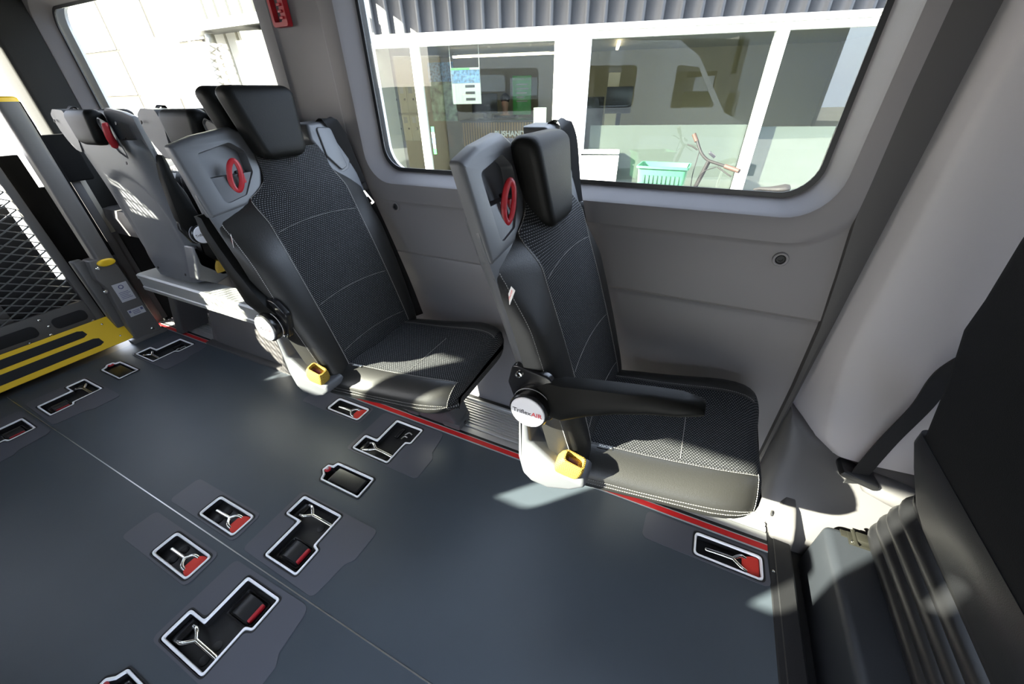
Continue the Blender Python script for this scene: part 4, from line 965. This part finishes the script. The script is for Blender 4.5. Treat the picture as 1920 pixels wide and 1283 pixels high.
bm = B(); tube(bm, [(-0.22, -0.012, 0.0), (-0.22, -0.012, 1.78)], 0.014, 8); obj('door_seal', bm, MT['cream_d'], t)
# ------------------------------------------------------------------ outside: ground, shop front, garage wall, bicycle
bm = B(); box(bm, -40, 40, -40, 40, -0.9, -0.62); struct('ground', bm, mat('concrete_yard', (0.22, 0.215, 0.20), 0.85, bump=(30, 0.3, 0.01), var=(0.6, 0.12)))
KF = 0.25; UF = Vector((1, KF, 0)).normalized(); NF = Vector((KF, -1, 0)).normalized(); OF = Vector((0, 4.85, 0))
def fm(parent_loc=None):
    """facade frame: u along the wall, v up, w towards the van"""
    return Matrix(((UF.x, 0, NF.x, OF.x), (UF.y, 0, NF.y, OF.y), (0, 1, 0, 0), (0, 0, 0, 1)))
FM = fm()
def fbox(bm, s0, s1, z0, z1, w0, w1, bev=0.0):
    n0 = len(bm.verts); b2 = B(); box(b2, s0, s1, z0, z1, w0, w1, bev)
    for v in b2.verts: v.co = FM @ v.co
    me = bpy.data.meshes.new('tmp'); b2.to_mesh(me); b2.free(); bm.from_mesh(me); bpy.data.meshes.remove(me); return bm
def fobj(name, m, parts, parent=None, bev=0.0):
    bm = B()
    for p in parts: fbox(bm, *p, bev=bev)
    return obj(name, bm, m, parent)
E_ = dict(
    frame=mat('white_window_frame', (0.74, 0.74, 0.72), 0.4), fascia=mat('cream_fascia', (0.62, 0.60, 0.52), 0.5),
    clad=mat('grey_cladding', (0.046, 0.046, 0.048), 0.5), wallw=mat('white_render', (0.72, 0.71, 0.68), 0.8),
    frost=mat('frosted_film', (0.088, 0.095, 0.090), 0.6), glass=glass('shop_glass', (0.84, 0.87, 0.84), 0.06),
    inwall=mat('cream_room_wall', (0.26, 0.24, 0.17), 0.85), infloor=mat('room_floor', (0.16, 0.15, 0.13), 0.7), inceil=mat('room_ceiling', (0.20, 0.20, 0.16), 0.9),
    lamp=mat('led_bar', (1, 0.9, 0.8), 0.5, emit=((1.0, 0.78, 0.56), 9.0)), slat=ribs('oak_slats', (0.26, 0.15, 0.055), (0.02, 0.012, 0.008), 23, 'X', 0.6, 0.0, 0.6),
    green=mat('green_poster', (0.03, 0.30, 0.05), 0.5), paper=mat('white_paper', (0.34, 0.35, 0.36), 0.7), sheet=mat('price_paper', (0.14, 0.15, 0.165), 0.7), sheet_blue=mat('price_picture', (0.03, 0.07, 0.15), 0.7, var=(30, 0.8)), blue=mat('blue_print', (0.10, 0.24, 0.50), 0.7, var=(30, 0.8)),
    land=mat('landscape_print', (0.20, 0.30, 0.22), 0.6, var=(9, 0.9)), locker=mat('cream_locker', (0.34, 0.32, 0.23), 0.5), skin=mat('skin', (0.45, 0.27, 0.19), 0.6),
    suit=mat('dark_navy_jacket', (0.012, 0.014, 0.02), 0.8), hair=mat('dark_hair', (0.012, 0.009, 0.007), 0.6), crate=mat('green_crate', (0.022, 0.125, 0.052), 0.5),
    garage=mat('white_garage_panel', (0.62, 0.60, 0.55), 0.5), dark=mat('dark_screen', (0.015, 0.015, 0.018), 0.3), gutter=mat('grey_downpipe', (0.14, 0.14, 0.13), 0.45, 0.3),
    beige=mat('cream_corrugated', (0.22, 0.21, 0.18), 0.6), bike=mat('dark_bike_paint', (0.010, 0.009, 0.009), 0.6, spec=0.15), bronze=mat('bronze_grip', (0.035, 0.020, 0.015), 0.6, spec=0.2), grey_b=mat('grey_building', (0.22, 0.23, 0.24), 0.8), sign=mat('green_sign', (0.02, 0.28, 0.10), 0.5))
t = thing('shop_front', 'shop front outside the large window, white frames under grey ribbed cladding', 'building')
# ribbed cladding above
bm = B(); lo0, lo1 = [], []
s = -4.05; pts = []
while s < 2.4:
    for ds, w in ((0, 0.0), (0.125, 0.0), (0.135, 0.03), (0.165, 0.03), (0.175, 0.0)): pts.append((s+ds, w))
    s += 0.175
loft(bm, [[FM @ Vector((a, z, w)) for a, w in pts] for z in (1.765, 3.3)], closed=False); obj('ribbed_cladding', bm, E_['clad'], t, 20, recalc=False)
fobj('wall_core', E_['wallw'], [(-4.05, 2.4, 1.76, 3.3, -0.20, -0.02), (-1.64, -1.41, -0.62, 1.68, -0.1, 0.03), (-1.41, -0.985, -0.62, 0.60, -0.06, 0.025), (-4.05, -3.98, -0.62, 1.68, -0.1, 0.02)], t)
fobj('eave', E_['clad'], [(-4.3, 2.6, 2.42, 2.50, -0.1, 0.72)], t)  # unseen overhang added to keep the sun off the cladding
fobj('fascia', E_['fascia'], [(-4.05, 2.4, 1.715, 1.755, -0.02, 0.05), (-4.05, 2.4, 1.745, 1.765, -0.02, 0.065)], t)
fobj('window_frame', E_['frame'], [(-4.05, 2.4, 1.655, 1.715, -0.06, 0.02), (-3.34, -3.25, -0.6, 1.66, -0.06, 0.015), (-1.755, -1.64, -0.6, 1.66, -0.06, 0.025), (0.295, 0.40, -0.6, 1.66, -0.06, 0.02), (-1.41, -1.385, 0.62, 1.66, -0.05, 0.015), (-1.41, -0.985, 0.62, 0.66, -0.05, 0.03), (1.60, 1.70, -0.6, 1.66, -0.06, 0.02)], t, 0.004)
for a, b, z0 in ((-3.98, -3.34, -0.6), (-3.25, -1.755, -0.6), (-1.385, 0.295, -0.55), (0.40, 1.60, -0.55)):
    fobj('pane', E_['glass'], [(a, b, z0, 1.655, -0.022, -0.016)], t)
fobj('frosted_panel', E_['frost'], [(-1.33, 0.295, -0.55, 0.895, -0.10, -0.09)], t); fobj('frosted_panel', E_['frost'], [(0.40, 1.13, -0.55, 0.875, -0.10, -0.09)], t)
for nm_, m_, ps in (('wall_back', E_['inwall'], [(-5.6, 2.4, -0.62, 1.80, -3.5, -3.4), (-5.6, -5.5, -0.62, 1.80, -3.4, -0.1), (2.3, 2.4, -0.62, 1.80, -3.4, -0.1), (-5.5, -4.06, -0.62, 1.80, -0.2, -0.1)]), ('floor_3', E_['infloor'], [(-5.6, 2.4, -0.61, -0.60, -3.5, -0.11)]), ('ceiling_2', E_['inceil'], [(-5.6, 2.4, 1.80, 1.90, -3.5, -0.21)])):
    bm = B()
    for p in ps: fbox(bm, *p)
    struct(nm_, bm, m_)
def fthing(name, label, cat, s, z, w, group=None): return thing(name, label, cat, tuple(FM @ Vector((s, z, w))), math.atan2(UF.y, UF.x), group)
# in these local frames: x along wall, y away from the van, z up
t = fthing('led_lamp', 'long glowing bar lamp on the shop ceiling above the slatted counter', 'lamp', -2.75, 1.70, -2.0)
bm = B(); box(bm, -0.78, 0.80, -0.02, 0.02, -0.015, 0.012, 0.004); obj('lamp_bar', bm, E_['lamp'], t)
bm = B(); box(bm, -0.7, 0.7, -0.012, 0.012, 0.012, 0.02); obj('housing', bm, E_['frame'], t)
t = fthing('led_lamp', 'short bar lamp at the upper left of the middle shop pane', 'lamp', -1.08, 1.77, -2.2)
bm = B(); box(bm, -0.02, 0.02, -0.5, 0.5, -0.015, 0.012, 0.004); obj('lamp_bar', bm, E_['lamp'], t)
t = fthing('counter', 'slatted wooden reception counter with white lettering inside the shop', 'counter', -2.85, -0.60, -2.0)
bm = B(); box(bm, -0.62, 0.62, 0.0, 0.5, 0.0, 1.43, 0.003); obj('slatted_front', bm, E_['slat'], t)
bm = B(); box(bm, -0.64, 0.64, -0.02, 0.6, 1.43, 1.46, 0.004); obj('counter_top', bm, E_['dark'], t)
text_mesh('lettering', 'BUSHANDEL', 0.108, E_['wallw'], t, Matrix.Translation((0.235, -0.004, 1.265)) @ Matrix.Rotation(PI/2, 4, 'X'), 0.003, 0.003)
t = fthing('poster', 'bright green upright poster with white text on the shop wall', 'poster', -2.64, 1.185, -3.0)
bm = B(); box(bm, -0.165, 0.165, 0, 0.02, -0.29, 0.29); obj('panel', bm, E_['green'], t)
text_mesh('poster_heading', 'BUSHANDEL.ch AG', 0.036, E_['paper'], t, Matrix.Translation((0, -0.002, 0.24)) @ Matrix.Rotation(PI/2, 4, 'X'), 0.001)
bm = B()
for i, w_ in enumerate((0.20, 0.22, 0.19, 0.13, 0.20)): box(bm, -0.10, -0.10+w_, -0.003, 0, 0.155-0.062*i, 0.172-0.062*i)
obj('text_lines', bm, E_['paper'], t)
t = fthing('poster', 'blue and yellow landscape poster left of the hanging price sheet', 'poster', -3.86, 1.22, -2.3)
bm = B(); box(bm, -0.22, 0.22, 0, 0.02, -0.38, 0.44); obj('panel', bm, E_['land'], t)
bm = B(); box(bm, -0.22, 0.22, -0.003, 0, 0.18, 0.44); obj('sky_print', bm, E_['blue'], t)
t = fthing('price_sheet', 'white price sheet hanging on two wires in the shop window', 'sign', -2.755, 1.29, -0.07)
bm = B(); box(bm, -0.17, 0.17, 0, 0.006, -0.17, 0.17); obj('sheet', bm, E_['sheet'], t)
bm = B(); box(bm, -0.165, 0.165, -0.002, 0, 0.03, 0.15); obj('sheet_picture', bm, E_['sheet_blue'], t)
bm = B(); box(bm, -0.165, 0.05, -0.002, 0, 0.152, 0.168); obj('green_stripe', bm, E_['green'], t)
bm = B()
for i in range(3): box(bm, -0.01, 0.10, -0.002, 0, -0.012-0.062*i, 0.012-0.062*i)
obj('price_print', bm, E_['dark'], t)
for x in (-0.165, 0.165):
    bm = B(); tube(bm, [(x, 0.003, 0.17), (x, 0.003, 0.37)], 0.002, 6); obj('wire', bm, E_['frame'], t)
t = fthing('sticker_strip', 'narrow strip of coloured stickers on the shop glass beside the first frame', 'sticker', -3.195, 0.75, -0.012)
for i, m in enumerate((E_['green'], E_['frost'], E_['blue'], E_['paper'], E_['crate'])):
    bm = B(); box(bm, -0.022, 0.022, -0.002, 0, -0.15+0.06*i, -0.092+0.06*i); obj('sticker', bm, m, t)
t = fthing('info_stand', 'white leaflet stand with a green logo beside the shop door frame', 'stand', -1.93, -0.60, -0.25)
bm = B(); box(bm, -0.075, 0.075, 0, 0.02, 1.35, 1.67, 0.004); obj('board', bm, E_['paper'], t)
bm = B(); box(bm, -0.045, 0.045, -0.003, 0, 1.44, 1.475, 0.001); obj('logo', bm, E_['green'], t)
bm = B(); tube(bm, [(0, 0.01, 0.0), (0, 0.01, 1.36)], 0.012, 8); box(bm, -0.12, 0.12, -0.1, 0.12, 0.0, 0.02, 0.004); obj('pole', bm, E_['frame'], t)
# lockers
for k, (s0, z0, n) in enumerate(((-4.93, 0.98, 5), (-4.93, 0.55, 4))):
    t = fthing('locker_cabinet', ('upper row of cream key lockers behind the left shop pane', 'lower row of cream key lockers behind the left shop pane')[k], 'lockers', s0, z0, -2.2)
    w = 0.155
    bm = B(); box(bm, -0.01, n*w+0.01, 0.0, 0.25, -0.01, 0.40, 0.002); obj('cabinet_body', bm, E_['inwall'], t)
    for i in range(n):
        bm = B(); box(bm, i*w+0.006, (i+1)*w-0.006, -0.012, 0.0, 0.0, 0.385, 0.003); d = obj('locker_door', bm, E_['locker'], t)
        bm = B(); box(bm, i*w+0.10, i*w+0.13, -0.022, -0.012, 0.17, 0.20, 0.003); obj('lock', bm, E_['dark'], d)
        bm = B(); box(bm, i*w+0.04, i*w+0.11, -0.014, -0.012, 0.27, 0.36); obj('notice', bm, E_['paper'] if (i+k) % 3 else E_['grey_b'], d)
# person behind the counter
t = fthing('person', 'person in a dark jacket sitting behind the slatted counter in the shop', 'person', -2.95, -0.60, -3.02)
def skin_body(name, pts, edges, rad, m, parent, sub=2):
    me = bpy.data.meshes.new(name); me.from_pydata(pts, edges, []); o = bpy.data.objects.new(name, me); COL.objects.link(o)
    md = o.modifiers.new('s', 'SKIN'); o.modifiers.new('d', 'SUBSURF').levels = sub
    for v, r in zip(me.skin_vertices[0].data, rad): v.radius = r if isinstance(r, tuple) else (r, r)
    me.skin_vertices[0].data[0].use_root = True
    dg = bpy.context.evaluated_depsgraph_get(); nm = bpy.data.meshes.new_from_object(o.evaluated_get(dg))
    bpy.data.objects.remove(o); bpy.data.meshes.remove(me)
    nm.materials.clear(); nm.materials.append(m); nm.name = name
    for p in nm.polygons: p.use_smooth = True
    r_ = bpy.data.objects.new(name, nm); COL.objects.link(r_); r_.parent = parent; return r_
skin_body('body', [(0, 0, 0.95), (0, 0, 1.18), (0, -0.01, 1.40), (0, -0.01, 1.50), (0, -0.02, 1.57), (0, -0.03, 1.66), (0, -0.03, 1.75), (-0.17, -0.01, 1.42), (-0.22, -0.10, 1.17), (-0.10, -0.32, 1.12), (-0.06, -0.38, 1.11), (0.17, -0.01, 1.42), (0.22, -0.10, 1.17), (0.10, -0.32, 1.12), (0.06, -0.38, 1.11)],
          [(0, 1), (1, 2), (2, 3), (3, 4), (4, 5), (5, 6), (2, 7), (7, 8), (8, 9), (9, 10), (2, 11), (11, 12), (12, 13), (13, 14)],
          [(0.17, 0.12), (0.16, 0.11), (0.16, 0.10), 0.055, 0.05, (0.075, 0.09), (0.06, 0.075), 0.065, 0.05, 0.036, 0.03, 0.065, 0.05, 0.036, 0.03], E_['skin'], t)
skin_body('jacket', [(0, 0, 0.93), (0, 0, 1.18), (0, -0.005, 1.40), (0, 0.0, 1.47), (-0.17, -0.01, 1.42), (-0.22, -0.10, 1.17), (-0.12, -0.29, 1.125), (0.17, -0.01, 1.42), (0.22, -0.10, 1.17), (0.12, -0.29, 1.125)],
          [(0, 1), (1, 2), (2, 3), (2, 4), (4, 5), (5, 6), (2, 7), (7, 8), (8, 9)], [(0.24, 0.18), (0.23, 0.17), (0.22, 0.155), 0.085, 0.10, 0.08, 0.06, 0.10, 0.08, 0.06], E_['suit'], t)
bm = B(); bmesh.ops.create_uvsphere(bm, u_segments=16, v_segments=10, radius=0.098, matrix=Matrix.Translation((0, -0.005, 1.745)) @ Matrix.Diagonal((0.9, 1.05, 0.85, 1))); obj('hair', bm, E_['hair'], t)
t = fthing('monitor', 'dark monitor standing on the reception counter in front of the seated person', 'monitor', -3.15, 0.866, -2.3)
bm = B(); box(bm, -0.22, 0.22, 0, 0.03, 0.08, 0.36, 0.004); obj('screen', bm, E_['dark'], t)
bm = B(); box(bm, -0.03, 0.03, 0.01, 0.03, 0.0, 0.1); box(bm, -0.1, 0.1, -0.05, 0.08, 0.0, 0.012); obj('stand', bm, E_['dark'], t)
# office furniture behind the middle pane
t = fthing('office_screen', 'black office screen behind the middle shop pane, above the frosted film', 'monitor', -0.98, 0.95, -1.6)
bm = B(); box(bm, -0.20, 0.16, 0, 0.03, 0.0, 0.32, 0.004); obj('screen', bm, E_['dark'], t)
bm = B(); box(bm, -0.03, 0.03, 0.01, 0.04, -1.55, 0.02); obj('stand', bm, E_['dark'], t)
t = fthing('cabinet', 'tall dark cabinet at the left end of the middle shop pane', 'cabinet', -1.62, -0.60, -2.2)
bm = B(); box(bm, -0.25, 0.42, 0, 0.4, 0.0, 1.75, 0.005); obj('cabinet_body', bm, E_['dark'], t)
bm = B(); box(bm, 0.45, 0.62, 0, 0.3, 0.0, 2.05, 0.005); obj('side_panel', bm, E_['locker'], t)
# ------------------------------------------------------------------ garage wall to the left
t = thing('garage', 'sunlit white panelled garage door seen through the rear side window', 'building', (-9.5, 4.0, 0))
bm = B(); box(bm, -4.5, 2.75, 0.06, 0.4, -0.62, 4.2); obj('wall_core', bm, E_['garage'], t)
bm = B()
for i in range(6):
    for j in range(6): box(bm, -4.4+1.2*i, -4.4+1.2*i+1.13, 0.044, 0.056, -0.55+0.62*j, -0.55+0.62*j+0.59, 0.002)
obj('door_panels', bm, E_['garage'], t, 20)
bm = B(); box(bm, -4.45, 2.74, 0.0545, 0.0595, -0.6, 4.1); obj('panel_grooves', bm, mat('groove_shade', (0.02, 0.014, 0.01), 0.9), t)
t = thing('corrugated_wall', 'cream ribbed wall beside the garage, with grooves catching the sun', 'wall', (-5.4, 4.0, 0))
bm = B(); pts = []
x = -1.3
while x < 1.6:
    for dx, w in ((0, 0.0), (0.19, 0.0), (0.20, 0.03), (0.235, 0.03), (0.245, 0.0)): pts.append((x+dx, w))
    x += 0.245
loft(bm, [[(a, w, z) for a, w in pts]+[(pts[-1][0], 0.3, z), (pts[0][0], 0.3, z)] for z in (-0.62, 3.4)]); obj('ribs', bm, E_['beige'], t, 20)
bm = B(); box(bm, -1.5, 1.6, -0.30, 0.0, 1.95, 2.05); obj('eave', bm, E_['clad'], t)
t = thing('downpipe', 'grey rain downpipe with an elbow on the wall beside the garage', 'pipe', (-6.45, 3.84, 0))
bm = B(); tube(bm, smooth_path([(0.16, -0.02, 1.93), (0.16, -0.02, 1.86), (0.10, -0.02, 1.78), (0.02, 0.0, 1.70), (0.0, 0.0, 1.58), (0.0, 0.0, 1.0), (0.0, 0.0, -0.6)], 6), 0.05, 12); obj('pipe', bm, E_['gutter'], t)
for z in (0.3, 1.45):
    bm = B(); lathe(bm, [(0.047, z-0.015), (0.052, z-0.012), (0.052, z+0.012), (0.047, z+0.015)], 14, cap=False); obj('bracket', bm, E_['gutter'], t)
# ------------------------------------------------------------------ bicycle and crate
t = thing('bicycle', 'dark bicycle parked outside below the large window, only handlebar and saddle showing', 'bicycle', (0.15, 4.15, -0.62))
def bl_(p): return tuple(Vector(p)-Vector((0.15, 4.15, -0.62)))
def bt(name, pts, r, m, par=None, k=5, n=10):
    bm = B(); tube(bm, smooth_path([bl_(p) for p in pts], k), r, n); return obj(name, bm, m, par or t)
for x in (-0.22, 0.78):
    bm = B(); c = Vector(bl_((x, 4.15, -0.32)))
    tube(bm, [c+Vector((0.28*cos(a), 0, 0.28*sin(a))) for a in [2*PI*k/36 for k in range(36)]], 0.022, 8, closed=True); w = obj('wheel', bm, MT['rubber'], t)
    bm = B(); lathe(bm, [(0.02, -0.04), (0.02, 0.04)], 12, 'Y', c); obj('hub', bm, MT['steel'], w)
bt('frame', [(-0.115, 4.16, 0.22), (-0.08, 4.16, 0.10), (0.30, 4.15, -0.25), (0.50, 4.15, -0.22), (0.78, 4.15, -0.32)], 0.026, E_['bike'])
bt('fork', [(-0.125, 4.16, 0.24), (-0.16, 4.15, 0.0), (-0.22, 4.15, -0.32)], 0.018, E_['bike'])
bt('stem', [(-0.125, 4.16, 0.24), (-0.015, 4.16, 0.64)], 0.020, E_['bike'], k=2)
hb = bt('handlebar', [(-0.165, 4.32, 0.80), (-0.10, 4.26, 0.70), (-0.03, 4.18, 0.65), (0.04, 4.12, 0.635), (0.13, 4.03, 0.622)], 0.013, E_['bike'])
bt('grip', [(-0.205, 4.34, 0.85), (-0.165, 4.32, 0.79)], 0.020, E_['bronze'], hb, 2); bt('grip', [(0.13, 4.03, 0.622), (0.25, 3.95, 0.598)], 0.020, E_['bronze'], hb, 2)
bt('brake_lever', [(0.07, 4.05, 0.61), (0.15, 4.00, 0.57), (0.20, 3.98, 0.545)], 0.006, E_['bike'], hb); bt('brake_lever', [(-0.14, 4.28, 0.72), (-0.20, 4.30, 0.75), (-0.24, 4.32, 0.76)], 0.006, E_['bike'], hb)
bm = B(); box(bm, -0.035, 0.035, -0.02, 0.02, -0.012, 0.012, 0.004, mtx=Matrix.Translation(bl_((0.0, 4.13, 0.70))) @ Matrix.Rotation(0.6, 4, 'Y')); obj('display', bm, E_['dark'], hb)
bt('brake_cable', [(0.06, 4.05, 0.61), (-0.05, 4.05, 0.55), (-0.10, 4.12, 0.35)], 0.004, E_['bike']); bt('brake_cable', [(-0.12, 4.27, 0.70), (-0.13, 4.2, 0.50), (-0.11, 4.16, 0.32)], 0.004, E_['bike'])
bt('seat_post', [(0.52, 4.15, -0.22), (0.575, 4.15, 0.41)], 0.016, MT['steel'], k=2)
bm = B(); lo = []
for x, w, h, dz in ((-0.15, 0.010, 0.010, -0.012), (-0.10, 0.018, 0.016, 0.0), (-0.03, 0.028, 0.022, 0.0), (0.04, 0.055, 0.030, 0.008), (0.09, 0.075, 0.034, 0.018), (0.125, 0.060, 0.028, 0.020), (0.135, 0.03, 0.012, 0.018)):
    lo.append([bl_((0.57+x, 4.15+w*cos(a), 0.43+dz+h*sin(a))) for a in [2*PI*k/16 for k in range(16)]])
loft(bm, lo); obj('saddle', bm, E_['bike'], t, 60)
bm = B(); box(bm, -0.10, 0.10, -0.10, 0.10, -0.035, -0.012, mtx=Matrix.Translation(bl_((-0.41, 4.2, 0.30)))); tube(bm, [bl_((-0.32, 4.17, 0.275)), bl_((-0.13, 4.16, 0.22))], 0.012, 8); obj('carrier', bm, E_['bike'], t)
t = thing('crate', 'green plastic crate on the bicycle front, outside below the large window', 'crate', (-0.41, 4.2, 0.31))
bm = B()
W_, D_, H_ = 0.23, 0.16, 0.28
plate(bm, rrect(-W_+0.02, W_-0.02, -D_+0.02, D_-0.02, 0.03, 3), -0.02, 0.0)
lo = [[(a, b, z) for a, b in rrect(-W_+0.02-e, W_-0.02+e, -D_+0.02-e, D_-0.02+e, 0.03, 3)] for z, e in ((0, 0), (H_, 0.02), (H_, 0.035), (H_-0.02, 0.035))]
li = [[(a, b, z) for a, b in rrect(-W_+0.028-e, W_-0.028+e, -D_+0.028-e, D_-0.028+e, 0.025, 3)] for z, e in ((H_, 0.02), (0.0, 0))]
loft(bm, lo, True, False, False); loft(bm, li, True, False, False); cr = obj('crate_body', bm, E_['crate'], t, 30)
bm = B()
for i in range(9): box(bm, -0.17+i*0.04, -0.15+i*0.04, -D_-0.003, -D_+0.02, 0.05, 0.20)
obj('slots', bm, mat('slot_shade', (0.008, 0.05, 0.03), 0.6), t)
# ------------------------------------------------------------------ outer skin of the van and the yard behind the camera (seen mirrored in the shop glass)
bm = B()
plate(bm, [(-3.25, -0.35), (2.75, -0.35), (2.85, 0.30), (2.60, 0.62), (2.05, 0.85), (1.35, 1.72), (0.95, 1.95), (-3.25, 1.99)], 1.062, 1.075,
      [rrect(a-0.01, b+0.01, c-0.01, d+0.01, 0.085, 6) for a, b, c, d in WIN] + [round_poly([(0.98, 0.93), (1.85, 0.93), (1.38, 1.56), (0.98, 1.60)], 0.05, 4)], TX)
struct('wall_left_outer', bm, MT['white_paint'])
t = thing('workshop', 'grey workshop building across the yard behind the camera, with a green sign', 'building', (1.0, -16, -0.62))
bm = B(); box(bm, -14, 16, -6, 0, 0, 4.6); obj('walls', bm, E_['grey_b'], t)
bm = B(); box(bm, -14.3, 16.3, -6, 0.6, 4.6, 4.9); obj('roof', bm, E_['clad'], t)
bm = B(); box(bm, 3.0, 7.0, 0, 0.06, 3.0, 3.9); sg_ = obj('sign', bm, E_['sign'], t)
text_mesh('sign_lettering', 'BUSHANDEL.ch', 0.55, E_['paper'], sg_, Matrix.Translation((5.0, 0.07, 3.42)) @ Matrix.Rotation(PI, 4, 'Z') @ Matrix.Rotation(PI/2, 4, 'X'), 0.01)
